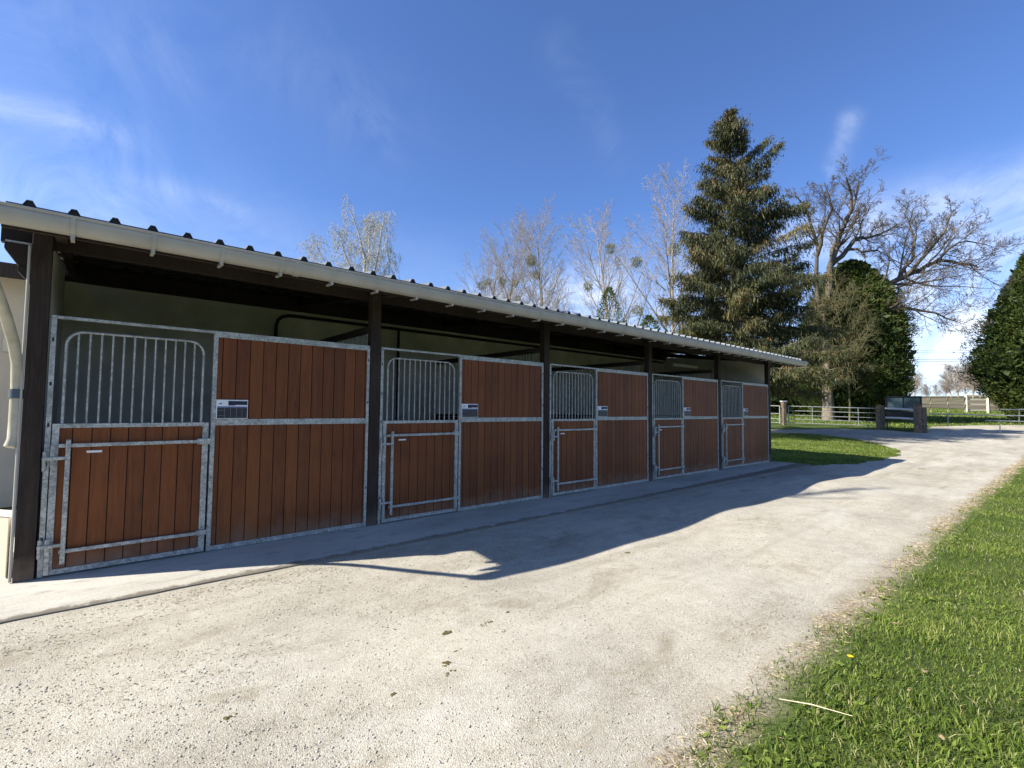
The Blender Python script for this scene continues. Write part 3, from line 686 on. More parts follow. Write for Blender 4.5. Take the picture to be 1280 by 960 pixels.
def grow(tb, p, d, Ln, r, lv, P, rg, pts=None, tb2=None):
    """one branch and everything on it; P holds per-level settings"""
    seg = P['seg'][lv]; n = P['sides'][lv]
    if pts is None:
        pts = [np.array(p, float)]; d = np.array(d, float); d /= np.linalg.norm(d)
        for k in range(seg):
            d = d+rg.normal(0, P['wob'][lv], 3)+np.array([0, 0, P['trop'][lv]]); d /= np.linalg.norm(d)
            pts.append(pts[-1]+d*Ln/seg)
    else:
        seg = len(pts)-1; Ln = sum(np.linalg.norm(pts[i+1]-pts[i]) for i in range(seg))
    r1 = max(r*P['taper'][lv], P['rmin']); rr = np.linspace(r, r1, len(pts))
    (tb if lv < P['split'] or tb2 is None else tb2).tube(pts, rr, n)
    if lv+1 >= P['levels']:
        tb.tips.append((pts[-1], pts[-2])); return
    nc = P['num'][lv]; nc = max(1, int(round(nc*rg.uniform(0.8, 1.2)))) if nc < 50 else nc
    t0 = P['tmin'][lv]; az = rg.uniform(0, 6.28)
    for c in range(nc):
        t = t0+(1-t0)*(c+rg.uniform(0.2, 0.8))/nc; f = t*seg; i = min(int(f), seg-1); q = pts[i]+(pts[i+1]-pts[i])*(f-i)
        td = pts[i+1]-pts[i]; td = td/np.linalg.norm(td); az += 2.4+rg.normal(0, 0.4)
        u = np.cross(td, [0.3, 0.5, 0.8]); u /= np.linalg.norm(u); w = np.cross(td, u)
        ang = R(P['ang'][lv])*rg.uniform(0.75, 1.25)
        cd = td*math.cos(ang)+(u*math.cos(az)+w*math.sin(az))*math.sin(ang)
        cl = Ln*P['len'][lv]*rg.uniform(0.7, 1.15)*(1-P['fall'][lv]*((t-t0)/(1-t0+1e-6)))
        cr = max(P['rmin'], min(rr[i]*P['rad'][lv], rr[i]*0.9))
        grow(tb, q, cd, cl, cr, lv+1, P, rg, None, tb2)
def fan_leaves(Pc, D, ln, wd, rg):
    """thin tapered quads at Pc along D"""
    n = len(Pc); D = D/np.linalg.norm(D, axis=1, keepdims=True)
    s = np.cross(D, rg.normal(0, 1, (n, 3))); s /= np.linalg.norm(s, axis=1, keepdims=True)+1e-9
    ln = np.asarray(ln)[:, None]; wd = np.asarray(wd)[:, None]
    V = np.stack([Pc-s*wd*0.35, Pc+D*ln*0.55-s*wd*0.5+0*s, Pc+D*ln, Pc+D*ln*0.5+s*wd*0.5], 1).reshape(-1, 3)
    F = np.arange(n*4).reshape(-1, 4); return V, F
def mistletoe(parent, p, r, rg):
    n = 520; d = rg.normal(0, 1, (n, 3)); d /= np.linalg.norm(d, axis=1, keepdims=True)
    c = np.array(p)+d*r*rg.uniform(0.15, 0.88, (n, 1))**.7; V, F = fan_leaves(c, d+rg.normal(0, .6, (n, 3)), np.full(n, r*0.36), np.full(n, r*0.075), rg)
    tri_mesh('mistletoe', V, F, M['mistle'], rg.uniform(0, 1, n), parent)
def bare_tree(name, label, base, H, P, seed, bark, r0, group=None, cat='tree', lean=(0,0,1)):
    rg = np.random.default_rng(seed); e = empty(name, base); tag(e, label, cat, group)
    t1 = TB(); t2 = TB(); grow(t1, (0,0,-0.1), lean, H, r0, 0, P, rg, None, t2)
    t1.build('trunk', bark, e); t2.build('crown', bark, e); e['h'] = 0; del e['h']
    return e, t1, rg
POP = dict(levels=5, split=1, seg=[9,7,5,4,3], sides=[9,6,4,3,3], wob=[.03,.045,.06,.08,.08], trop=[.02,.09,.07,.05,.04], taper=[.12,.2,.3,.4,.5], num=[23,10,6,3,0], tmin=[.15,.12,.12,.15,0], ang=[40,33,34,34,0], len=[.5,.42,.48,.55,0], fall=[.6,.45,.35,.3,0], rad=[.55,.5,.5,.55,0], rmin=.0075)
def px_tree(x, ytop, depth, P, seed, label, r0, bark, name='bare_tree', group=None, lean=(0,0,1)):
    base = at(x, 520, depth); base.z = zat(base.x, base.y); top = at(x, ytop, depth); H = top.z-base.z
    return bare_tree(name, label, base, H*0.97, P, seed, bark, r0, group, lean=lean)
G1 = 'bare trees with mistletoe behind the stable roof'
for x, yt, dep, seed, lb, ms in ((600, 312, 52, 3, 'low bare mistletoe tree at the left end of the row behind the roof', [(585,378),(611,352),(602,357)]),
      (632, 296, 50, 4, 'bare tree with several mistletoe balls, second from the left in the row', [(628,352),(643,354),(647,374)]),
      (676, 284, 48, 5, 'tall bare tree above mid-roof with one mistletoe ball high on its left side', [(664,326),(670,344)]),
      (766, 256, 42, 6, 'tallest bare tree above the roof with one dark round mistletoe ball in its middle', [(763,311),(735,358)]),
      (838, 240, 40, 8, 'bare tree with mistletoe standing directly left of the spruce', [(795,328),(797,388),(843,312)])):
    P_ = dict(POP); e, t1, rg = px_tree(x, yt, dep, P_, seed, lb, 0.21, M['bark_twig'], group=G1)
    for mx, my in ms:
        mistletoe(e, np.array(at(mx, my, dep)-e.location), 0.36+0.26*rg.random(), rg)
# weeping birch
BIR = dict(levels=4, split=1, seg=[5,6,9,4], sides=[8,4,3,3], wob=[.05,.10,.05,.1], trop=[.02,-.02,-.36,-.3], taper=[.2,.25,.5,.6], num=[11,11,7,0], tmin=[.2,.05,.1,0], ang=[36,60,40,0], len=[.25,1.0,.26,0], fall=[.45,.3,.3,0], rad=[.4,.45,.6,0], rmin=.0065)
e = empty('birch_tree', at(446, 520, 30)); e.location.z = 0; tag(e, 'weeping birch with drooping yellowish twigs above the left part of the roof', 'tree')
def Q3(lst): return [np.array(at(x, y, d)-e.location) for x, y, d in lst]
t1 = TB(); t2 = TB(); rg = np.random.default_rng(3)
t1.tube(Q3([(449,520,30),(449,460,30),(450,400,30)]), [.2,.17,.13], 9)
for lst, r in (([(450,400,30),(455,360,30),(456,325,30),(448,290,30.2),(437,262,30.3)], .10), ([(450,400,30),(462,370,29.6),(470,330,29.3),(476,296,29),(480,272,29)], .085), ([(450,410,30),(432,385,30.4),(415,350,31),(402,320,31.2),(393,300,31.2)], .08),
               ([(452,390,30),(445,350,29),(430,315,28.5),(424,290,28.5)], .07), ([(456,350,30),(462,320,31),(461,292,31.4),(466,275,31.5)], .06), ([(450,400,30),(476,380,30.8),(486,345,31.2),(488,310,31.2)], .06)):
    pts = Q3(lst); fine = []
    for i in range(len(pts)-1):
        for t in (0, .5): fine.append(pts[i]*(1-t)+pts[i+1]*t)
    fine.append(pts[-1]); grow(t1, None, None, None, r, 0, BIR, rg, fine, t2)
t1.build('trunk', M['bark_birch'], e); t2.build('crown', M['bark_birch'], e)
tp = np.array([t[0] for t in t1.tips]); td = np.array([t[0]-t[1] for t in t1.tips])
k = rg.choice(len(tp), min(len(tp), 2600), False); c = np.repeat(tp[k], 3, 0)+rg.normal(0, .07, (3*len(k), 3))
V, F = fan_leaves(c, np.repeat(td[k], 3, 0)*.3+np.array([0,0,-.3]), rg.uniform(.05, .11, len(c)), rg.uniform(.018, .035, len(c)), rg)
tri_mesh('young_leaves', V, F, M['catkin'], rg.uniform(0, 1, len(F)), e)
# big spreading bare tree: measured limbs, then twigs
e = empty('bare_tree', at(1037, 526, 36)); e.location.z = zat(e.location.x, e.location.y); tag(e, 'big spreading bare tree with long right-hand limbs behind the gate', 'tree')
def P3(lst): return [np.array(at(x, y, d)-e.location) for x, y, d in lst]
BIG = dict(rad0=1, levels=5, split=1, seg=[6,7,5,4,3], sides=[8,5,4,3,3], wob=[.05,.12,.13,.13,.13], trop=[.02,.06,.05,.04,.03], taper=[.2,.15,.3,.4,.5], num=[9,8,7,4,0], tmin=[.2,.12,.12,.15,0], ang=[46,42,40,40,0], len=[.38,.44,.5,.55,0], fall=[.3,.4,.3,.3,0], rad=[.42,.5,.55,.6,0], rmin=.0085)
t1 = TB(); t2 = TB(); rg = np.random.default_rng(5)
trunk = P3([(1035,532,36),(1034,500,36),(1033,450,36),(1035,400,36),(1037,360,36),(1037,335,36)])
t1.tube(trunk, [.42,.36,.33,.30,.26,.21], 12)
t1.tube(P3([(1033,440,36),(1025,395,35.6),(1020,350,35.3),(1021,320,35.2)]), [.2,.18,.15,.12], 8)
limbs = [([(1037,335,36),(1042,312,36),(1052,288,36.3),(1066,262,36.6),(1074,226,36.6)], .17, 1.0), ([(1037,335,36),(1046,305,35.5),(1056,280,35),(1064,245,34.6),(1058,222,34)], .15, 1.0),
         ([(1021,320,35.2),(1022,300,35.2),(1010,268,35),(994,244,34.8)], .12, 1.0), ([(1021,320,35.2),(1030,290,34.6),(1040,262,34.2),(1030,228,34)], .11, .9),
         ([(1038,332,36),(1052,318,36.3),(1068,300,36.8),(1082,297,37.2),(1100,292,37.8),(1122,280,38)], .15, .9), ([(1060,312,36.5),(1078,315,36),(1095,312,35.5),(1112,317,35)], .08, .7),
         ([(1036,420,36),(1066,390,36),(1092,368,36),(1110,356,36),(1132,345,36),(1150,338,36.2),(1176,326,36.5),(1200,328,36.8),(1222,334,37)], .22, 1.0),
         ([(1132,345,36),(1150,326,35.6),(1166,308,35.2),(1182,286,35),(1192,262,35)], .12, 1.0), ([(1122,350,36),(1138,325,36.5),(1144,300,37),(1136,276,37.3),(1140,262,37.5)], .10, 1.0),
         ([(1160,333,36.2),(1185,312,36.6),(1210,300,37),(1240,308,37.4)], .08, .9), ([(1108,357,36),(1126,362,35.6),(1130,374,35.4)], .06, .9),
         ([(1040,430,36),(1074,400,35.5),(1100,388,35),(1124,385,34.8),(1148,386,34.6),(1172,392,34.4),(1196,402,34.2)], .14, .9), ([(1038,400,36),(1015,385,35),(995,380,34.3),(975,386,34)], .07, .8)]
for lst, r, sc in limbs:
    r *= 1.35
    pts = P3(lst); fine = []
    for i in range(len(pts)-1):
        for t in (0, .5): fine.append(pts[i]*(1-t)+pts[i+1]*t+(rg.normal(0, .07, 3) if i+t > 0 else 0))
    fine.append(pts[-1]); Q_ = dict(BIG); Q_['num'] = [max(4, int(10*sc*len(lst)/5)), 8, 6, 4, 0]
    grow(t1, None, None, None, r, 0, Q_, rg, fine, t2)
t1.build('trunk', M['bark_dark'], e); t2.build('crown', M['bark_dark'], e)
OL = dict(BIG); OL['levels'] = 4; OL['num'] = [24,11,8,0]; OL['len'] = [.42,.5,.5,0]; OL['ang'] = [48,40,38,0]; OL['trop'] = [.02,.03,-.03,-.05]; OL['split'] = 1
M['bark_olive'] = simple('olive_twig_bark', (0.13,0.118,0.055), 0.9, 0, 0.3, 7, 0.3)
bo = at(1062, 526, 33.6); bo.z = zat(bo.x, bo.y)
bare_tree('bare_tree', 'olive-tinged twiggy young tree in front of the dark conifer behind the gate', bo, at(1064, 372, 33.6).z-bo.z, OL, 77, M['bark_olive'], .065)
# off-frame slim tree whose shadow crosses the track
SL = dict(POP); SL['num'] = [9,3,3,2,0]; SL['tmin'] = [.72,.3,.3,.3,0]; SL['len'] = [.09,.4,.4,.4,0]; SL['levels'] = 4; SL['taper'] = [.45,.3,.3,.4,.5]; SL['wob'] = [.008,.1,.1,.1,.1]; SL['trop'] = [.05,.1,.05,.05,.05]
bare_tree('bare_tree', 'slim bare tree by the house, its thin shadow lying across the track', (-7.8, 5.65, 0), 16.9, SL, 9, M['bark'], 0.17)
# distant bare trees
FAR = dict(levels=4, split=1, seg=[6,5,4,3], sides=[6,4,3,3], wob=[.06,.1,.13,.15], trop=[.02,.07,.05,.04], taper=[.2,.25,.35,.5], num=[22,12,8,0], tmin=[.1,.12,.12,0], ang=[40,38,38,0], len=[.5,.48,.5,0], fall=[.45,.4,.3,0], rad=[.4,.5,.6,0], rmin=.028)
protos = []
for s in range(3):
    rg = np.random.default_rng(40+s); t1 = TB(); t2 = TB(); grow(t1, (0,0,-.2), (0,0,1), 12, .25, 0, FAR, rg, None, t2); protos.append((t1, t2))
meshes = []
far_lab = ['distant bare tree farthest left in the gap, against the left conifer', 'distant tall bare tree left in the gap with an upright crown', 'distant low bare tree just right of the upright one', 'distant small bare tree in the lowest part of the skyline', 'distant bare tree where the skyline starts to rise', 'distant bare tree at the left edge of the tall clump', 'distant tall bare tree on the left half of the clump', 'distant bare tree at the top of the clump', 'distant tallest bare tree above the cream gate', 'distant bare tree right of the clump top', 'distant bare tree against the right conifer', 'distant bare tree mostly behind the right conifer']
bpy.context.view_layer.update()
for k, (x, yt) in enumerate(((1128,472),(1144,463),(1160,478),(1172,480),(1183,474),(1190,462),(1199,453),(1208,449),(1217,448),(1226,452),(1236,456),(1248,452))):
    dep = 118+8*math.sin(k*2.1); b = gz_(x, dep); H = at(x, yt, dep).z-b.z
    if k < 3:
        e = empty('distant_tree', b); o1 = protos[k][0].build('trunk', M['bark_far_haze'], e); o2 = protos[k][1].build('crown', M['bark_far_haze'], e); meshes.append(e)
    else:
        e = copy_tree(meshes[k % 3]); e.location = b
    hz = max(v.co.z for v in e.children[1].data.vertices) if len(e.children) > 1 else 12
    hz = max(hz, max(v.co.z for v in e.children[0].data.vertices)); e.scale = (H/hz*1.25, H/hz*1.25, H/hz); e.rotation_euler = (0, 0, k*1.7); tag(e, far_lab[k], 'tree', 'distant bare trees beyond the paddock')
# conifers with scale-like sprays
def conifer(x, ytop, ybase, depth, rad, seed, label, n=26000, shape=None, name='conifer', size=0.34, core=True):
    rg = np.random.default_rng(seed); base = at(x, ybase, depth); base.z = zat(base.x, base.y); H = at(x, ytop, depth).z-base.z
    e = tag(empty(name, base), label, 'tree')
    t = TB(); t.tube([(0,0,-.1),(0,0,H*.5),(0,0,H*.93)], [rad*.09, rad*.05, .03], 8)
    t.build('trunk', M['bark'], e)
    u = rg.uniform(0, 1, n)**0.9; az = rg.uniform(0, 2*math.pi, n)
    rp = shape(u)*rad*(1+0.10*np.sin(5*az+7*u)+0.07*np.sin(11*az-19*u)+0.06*np.sin(3*az+31*u))
    # clumps: sprays gather on upward-sweeping fans
    nc = 900; cu = rg.uniform(0, 1, nc); ca = rg.uniform(0, 2*math.pi, nc); pick = rg.integers(0, nc, n)
    m = rg.random(n) < 0.72
    u = np.where(m, np.clip(cu[pick]+rg.normal(0, .014, n)+.02*rg.random(n), 0, 1), u); az = np.where(m, ca[pick]+rg.normal(0, .075, n), az)
    rp = np.where(m, shape(u)*rad*(0.92+0.09*np.sin(pick*12.9)**3+0.07*np.sin(3*az+9*u)), shape(u)*rad*.9)
    rr = rp*np.sqrt(rg.uniform(0.35, 1.0, n))*np.where(rg.random(n) < .06, rg.uniform(1.0, 1.04, n), 1); z = 0.15+u*(H-.3)
    z = z-.25*size*4*(1-(rr/(rp+1e-6)))*.3; c = np.stack([rr*np.cos(az), rr*np.sin(az), z], -1)
    d = np.stack([np.cos(az), np.sin(az), rg.uniform(.2, 1.3, n)], -1)+rg.normal(0, .45, (n, 3))
    ni = n//5 if core else 8; ui = rg.uniform(.02, .97, ni); ai = rg.uniform(0, 6.283, ni); ri = shape(ui)*rad*np.sqrt(rg.uniform(.05, .70, ni))
    ci = np.stack([ri*np.cos(ai), ri*np.sin(ai), .15+ui*(H-.3)], -1)
    V2, F2 = fan_leaves(ci, rg.normal(0, 1, (ni, 3)), rg.uniform(.7, 1.3, ni)*size*2.6, rg.uniform(.7, 1.3, ni)*size*1.5, rg)
    tri_mesh('inner_foliage', V2, F2, M['thuja'], rg.uniform(0, .3, ni), e)
    V, F = fan_leaves(c, d, rg.uniform(.6, 1.3, n)*size, rg.uniform(.6, 1.2, n)*size*.30, rg)
    tone = np.clip(rg.normal(.5, .18, n)+0.3*np.sin(pick*3.3)*m, 0, 1)
    tri_mesh('crown', V, F, M['thuja'], tone, e); return e
ovo = lambda u: np.interp(u, [0,.06,.2,.42,.6,.8,.93,1], [.62,.8,.95,1.0,.86,.55,.27,.03])
tall = lambda u: np.interp(u, [0,.05,.14,.24,.45,.65,.85,1], [.52,.64,.84,1.0,.80,.50,.2,.02])
rnd_ = lambda u: np.interp(u, [0,.06,.2,.42,.6,.75,.88,.96,1], [.7,.84,.97,1.0,.93,.75,.48,.25,.08])
conifer(1068, 322, 520, 36.5, 4.0, 1, 'dark dense conifer behind the bare tree, left of the gap to the fields', 90000, rnd_, size=.20)
conifer(1342, 226, 520, 34, 6.05, 2, 'tall green conifer cut by the right edge of the picture', 130000, tall, size=.21)
hedge = lambda u: np.interp(u, [0,.2,.6,1], [.9,1,.9,.35])
for k, (x, yt, dep, r, lb) in enumerate(((968, 440, 44, 2.6, 'green shrub seen between the stable end post and the big trunk'), (1004, 452, 43, 2.4, 'green shrub directly left of the big pale trunk'), (1050, 446, 42, 2.3, 'green shrub directly right of the big pale trunk'))):
    e = conifer(x, yt, 522, dep, r, 30+k, lb, 11000, hedge, 'shrub', .24); e['category'] = 'shrub'
for k, (x, yt, dep, r, lb) in enumerate(((762, 356, 40, 2.0, 'small dark pine at the foot of the tallest mistletoe tree'), (812, 392, 38, 2.2, 'low dark evergreen poking over the roof left of the spruce'))):
    conifer(x, yt, 520, dep, r, 50+k, lb, 3600, ovo, 'pine_tree', .24, core=False)
# Norway spruces
def spruce(x, ytop, depth, seed, label, env, r0, dz, skip, ncone, right=1.0, left=1.0, zmin=1.0, bark=None, xtop=None):
    rg = np.random.default_rng(seed); base = at(x, 526, depth); base.z = zat(base.x, base.y); top = at(xtop or x, ytop, depth); H = top.z-base.z
    e = tag(empty('spruce_tree', base), label, 'tree'); dx = np.array(top-base); dx[2] = 0
    t = TB(); t.tube([(0,0,-.1), dx*.4+(.05,0,H*.4), dx*.8+(0,.05,H*.8), dx+(0,0,H)], [r0,r0*.66,r0*.25,.015], 10); t.build('trunk', bark or M['bark'], e)
    lim = TB(); Pc = []; Dd = []; Ln = []; Wd = []; Tn = []; Cn = []; z = zmin
    while z < H-0.12:
        u = 1-z/H; az = rg.uniform(0, 6.28)
        for j in range(4):
            az += 1.35+rg.normal(0, .5)
            if rg.random() < skip: continue
            out = np.array([math.cos(az), math.sin(az), 0]); sd = out@R2
            bl = np.interp(u, env[0], env[1])*rg.choice([rg.uniform(.35, .8), rg.uniform(.75, 1.12)])
            bl *= right if sd > 0 else left
            if rg.random() < .25 and u < .6: bl *= .45
            m = max(4, int(bl*5)); zj = min(H-.1, max(zmin*.8, z+rg.uniform(-.42, .42)*(1 if u > .12 else .3))); q = dx*(zj/H)+np.array([0, 0, zj]); pts = [q]
            rise = np.interp(u, [0,.15,.3,.5,1], [1.1,.8,.35,.05,-.25])+rg.normal(0, .2); wv = rg.uniform(0, .22); wp = rg.uniform(0, 6)
            for s_ in range(m):
                tt = (s_+1)/m; sl = rise*(1-tt*.4)-.35*tt+.6*tt*tt+wv*math.sin(2.5*tt+wp)
                v_ = out+np.array([0, 0, sl])+rg.normal(0, .06, 3); q = q+v_/np.linalg.norm(v_)*bl/m; pts.append(q)
            lim.tube(pts, np.linspace(.014+bl*.010, .006, len(pts)), 4)
            P_ = np.array(pts); nn = int(bl*300)+45; f = rg.uniform(.06 if bl < 1.2 else .16, 1, nn)**.75*m; i = np.minimum(f.astype(int), m-1)
            c = P_[i]+(P_[i+1]-P_[i])*(f-i)[:, None]; side = np.array([-out[1], out[0], 0])
            sw = rg.normal(0, 1, nn)[:, None]*(.10+.15*bl)*(1-(f/m)[:, None]*.62); c = c+side*sw+np.array([0, 0, -1])*np.abs(sw)*rg.uniform(.1, .7, (nn, 1))+out*np.abs(sw)*.3+rg.normal(0, .06, (nn, 3))
            hang = rg.random(nn) < (.66 if bl > .8 else .3)
            d = np.where(hang[:, None], np.array([0, 0, -1])+out*.15+rg.normal(0, .27, (nn, 3)), out*.9+side*np.sign(sw)*.6+rg.normal(0, .35, (nn, 3)))
            Pc.append(c); Dd.append(d); Ln.append(np.where(hang, rg.uniform(.10, .42, nn)**1.15*min(1, .45+bl*.3), rg.uniform(.07, .20, nn))); Wd.append(rg.uniform(.022, .050, nn))
            Tn.append(np.clip(rg.normal(.48, .2, nn)+rg.normal(0, .16), 0, 1))
            if rg.random() < ncone:
                kc = rg.integers(6, 20); tt = rg.uniform(.62, 1.0, kc)*m; i = np.minimum(tt.astype(int), m-1)
                Cn.append(P_[i]+(P_[i+1]-P_[i])*(tt-i)[:, None]+rg.normal(0, .06, (kc, 3)))
        z += dz*rg.uniform(.75, 1.25)*(.72 if u > .5 else 1 if u > .12 else .8)
    lim.build('limbs', M['bark'], e)
    c = np.concatenate(Pc); V, F = fan_leaves(c, np.concatenate(Dd), np.concatenate(Ln), np.concatenate(Wd), rg)
    tri_mesh('crown', V, F, M['spruce'], np.concatenate(Tn), e)
    c = np.concatenate(Cn); n = len(c)
    o6 = np.array([(0,0,0),(1,0,-.45),(-.5,.87,-.45),(-.5,-.87,-.45),(0,0,-1)]); s_ = rg.uniform(.8, 1.3, n)[:, None, None]*np.array([.028,.028,.15])
    V = (c[:, None, :]+o6[None]*s_).reshape(-1, 3); f5 = np.array([(0,2,1),(0,3,2),(0,1,3),(4,1,2),(4,2,3),(4,3,1)])
    F = (np.arange(n)[:, None, None]*5+f5[None]).reshape(-1, 3)
    o = tri_mesh('cones', V, F, M['cone'], np.repeat(rg.uniform(0, 1, n), 6), e); o['kind'] = 'stuff'
spruce(922, 134, 24, 11, 'tall dark spruce hung with red-brown cones, rising behind the far end of the stable', ([0,.04,.08,.12,.22,.3,.43,.6,.8,1], [.08,.30,.80,1.5,2.15,2.4,3.2,3.6,3.7,3.4]), .24, .185, .16, .9, right=1.10, left=.94, xtop=912, zmin=3.3)
spruce(1036, 372, 35, 12, 'smaller sparse spruce with thick trunk and drooping branches behind the field gate', ([0,.1,.3,.5,.7,.85,1], [.5,1.3,2.4,3.2,3.8,3.6,2.8]), .42, .30, .42, .7, zmin=3.0, xtop=1030)

# ------------------------------------------------------------------ grass blades
def blades(n, xf, hmean, wmean, name, label, dry=None):
    P_ = xf(n); n = len(P_); z = hgt(P_[:, 0], P_[:, 1])-0.006
    b = np.stack([P_[:, 0], P_[:, 1], z], -1); a = rng.uniform(0, 2*math.pi, n); ln = rng.normal(0, 1, (n, 2))*0.42
    tf_ = np.clip(0.5+0.6*pnoise(P_[:, 0]*1.9, P_[:, 1]*2.6), 0, 1); h = (hmean*rng.uniform(.35, 1.3, n)*(0.5+0.8*tf_**1.5))[:, None]
    w = (wmean*rng.uniform(.6, 1.3, n))[:, None]; s = np.stack([np.cos(a), np.sin(a), 0*a], -1)
    lean = np.concatenate([ln, np.ones((n, 1))], 1)
    mid = b+lean*h*np.array([.45, .45, .62]); tip = b+np.concatenate([ln*1.35, np.full((n, 1), .92)], 1)*h
    V = np.stack([b-s*w*.5, b+s*w*.5, mid+s*w*.42, tip, mid-s*w*.42], 1).reshape(-1, 3)
    i = np.arange(n)[:, None]*5
    F = np.concatenate([i+np.array([[0,1,2,4]]), i+np.array([[4,2,3,3]])], 0)
    # tip as triangles: build separately to stay valid
    me = bpy.data.meshes.new(name); me.vertices.add(len(V)); me.vertices.foreach_set('co', V.astype(np.float32).ravel())
    q = (i+np.array([[0,1,2,4]])); t = (i+np.array([[4,2,3]]))
    li = np.concatenate([q.ravel(), t.ravel()]).astype(np.int32); me.loops.add(len(li)); me.loops.foreach_set('vertex_index', li)
    me.polygons.add(2*n); me.polygons.foreach_set('loop_start', np.concatenate([np.arange(n)*4, 4*n+np.arange(n)*3]).astype(np.int32))
    me.polygons.foreach_set('loop_total', np.concatenate([np.full(n, 4), np.full(n, 3)]).astype(np.int32))
    tn = np.clip(rng.normal(.42, .17, n)+0.22*pnoise(P_[:, 0]*.9+2, P_[:, 1]*.9)+0.14*pnoise(P_[:, 0]*3+2, P_[:, 1]*4)+.05, 0, .9)
    dr = rng.random(n) < .05+.22*np.clip(pnoise(P_[:, 0]*1.1+7, P_[:, 1]*2.1), 0, 1)**1.5; tn = np.where(dr, rng.uniform(.88, 1, n), tn)
    at_ = me.attributes.new('tone', 'FLOAT', 'FACE'); at_.data.foreach_set('value', np.concatenate([tn, tn]).astype(np.float32))
    me.update(calc_edges=True); me.materials.append(M['grass'])
    o = bpy.data.objects.new(name, me); C.objects.link(o); tag(o, label, 'grass', None, 'stuff'); return o
def verge(n):          # right-hand verge, denser near the camera
    x = 1.6+34*rng.random(n)**2.2; y = -4.72-rng.random(n)*(2.2+0.16*x+1.6)
    w = 0.05*pnoise(x*2, y*2)+0.06*pnoise(x*0.7+3, y)+0.04*pnoise(x*6, y*5)
    e_ = -4.80+np.where(x > 12, (x-12)*-0.018, 0)
    keep = (y+w < e_+0.02-0.26*rng.random(n)**1.7-0.14*np.clip(pnoise(x*1.7, 4.0+0*x), 0, 1))
    bare = (np.exp(-((x-3.0)/.35)**2-((y+5.0)/.12)**2) > rng.random(n)*1.2)
    keep &= ~bare
    return np.stack([x, y], -1)[keep]
verge_o = blades(420000, verge, 0.046, 0.0050, 'grass', 'short bright green grass verge along the right side of the gravel track')
def lawnf(n):
    a = np.array(lawn); x = rng.uniform(a[:, 0].min(), a[:, 0].max(), n); y = rng.uniform(a[:, 1].min(), a[:, 1].max(), n)
    w = 0.05*pnoise(x*2, y*2)+0.06*pnoise(x*0.7+3, y); k = inpoly(x+w*2, y+w*2, lawn) & (x > 16.1); return np.stack([x, y], -1)[k]
blades(120000, lawnf, 0.06, 0.014, 'grass', 'mown patch of lawn beyond the far end of the stable')
def fieldf(n):
    x = rng.uniform(36, 75, n); y = rng.uniform(-12, 16, n); k = ~inpoly(x, y, road); return np.stack([x, y], -1)[k]
blades(50000, fieldf, 0.12, 0.05, 'grass', 'rough grass around the gates and beyond the track')
# broad-leaved weeds inside the verge
n = 9000; P_ = verge(n*3)[:n]; n = len(P_); c = np.repeat(np.stack([P_[:, 0], P_[:, 1], hgt(P_[:, 0], P_[:, 1])+.006], -1), 5, 0)
keep = np.repeat(pnoise(P_[:, 0]*1.1+5, P_[:, 1]*1.4) > .1, 5); c = c[keep]; m_ = len(c); a = rng.uniform(0, 6.28, m_)
V, F = fan_leaves(c, np.stack([np.cos(a), np.sin(a), rng.uniform(.15, .7, m_)], -1), rng.uniform(.015, .05, m_), rng.uniform(.010, .022, m_), rng)
tag(tri_mesh('weeds', V, F, M['grass'], rng.uniform(.15, .8, m_)), 'broad-leaved weeds and clover among the verge grass', 'weeds', None, 'stuff')
# straw and dry litter along the edge of the track
n = 14000; x = 1.8+24*rng.random(n)**1.7; y = -4.80+np.where(x > 12, (x-12)*-.018, 0)+rng.normal(0, .065, n)-0.06+0.05*pnoise(x*1.9, 1+0*x)
k = pnoise(x*1.3, y*0+1)+rng.normal(0, .35, n) > -.15; x = x[k]; y = y[k]; n = len(x)
a = rng.uniform(0, 6.28, n); c = np.stack([x, y, hgt(x, y)+rng.uniform(.002, .014, n)], -1)
V, F = fan_leaves(c, np.stack([np.cos(a), np.sin(a), rng.normal(.02, .12, n)], -1), rng.uniform(.010, .055, n)*(1+x*.03), rng.uniform(.0015, .0042, n)*(1+x*.07), rng)
tag(tri_mesh('straw_litter', V, F, M['straw'], rng.uniform(0, 1, n)), 'dry straw and brown litter along the edge between gravel and grass', 'straw', None, 'stuff')
n = 2600; cl = np.array([(0.9,-1.25),(1.9,-1.3),(0.25,-1.55),(3.6,-2.1),(3.9,-1.75),(5.8,-3.5),(7.2,-3.3),(11.5,-3.0),(6.3,-1.6),(15.5,-3.4),(18.5,-3.9),(9,-1.5),(4.3,-4.5),(0.8,-2.6)])
q = rng.integers(0, len(cl), n); x = cl[q, 0]+rng.normal(0, .38, n); y = cl[q, 1]+rng.normal(0, .10, n); k = (y < -1.06) & (y > -4.7); x = x[k]; y = y[k]; n = len(x); a = rng.uniform(-.7, .7, n)
c = np.stack([x, y, hgt(x, y)+.004], -1); V, F = fan_leaves(c, np.stack([np.cos(a), np.sin(a), rng.normal(.0, .06, n)], -1), rng.uniform(.012, .05, n), rng.uniform(.0025, .005, n), rng)
tag(tri_mesh('straw_wisps', V, F, M['straw'], rng.uniform(0, .8, n)), 'loose wisps of straw blown over the gravel track', 'straw', None, 'stuff')
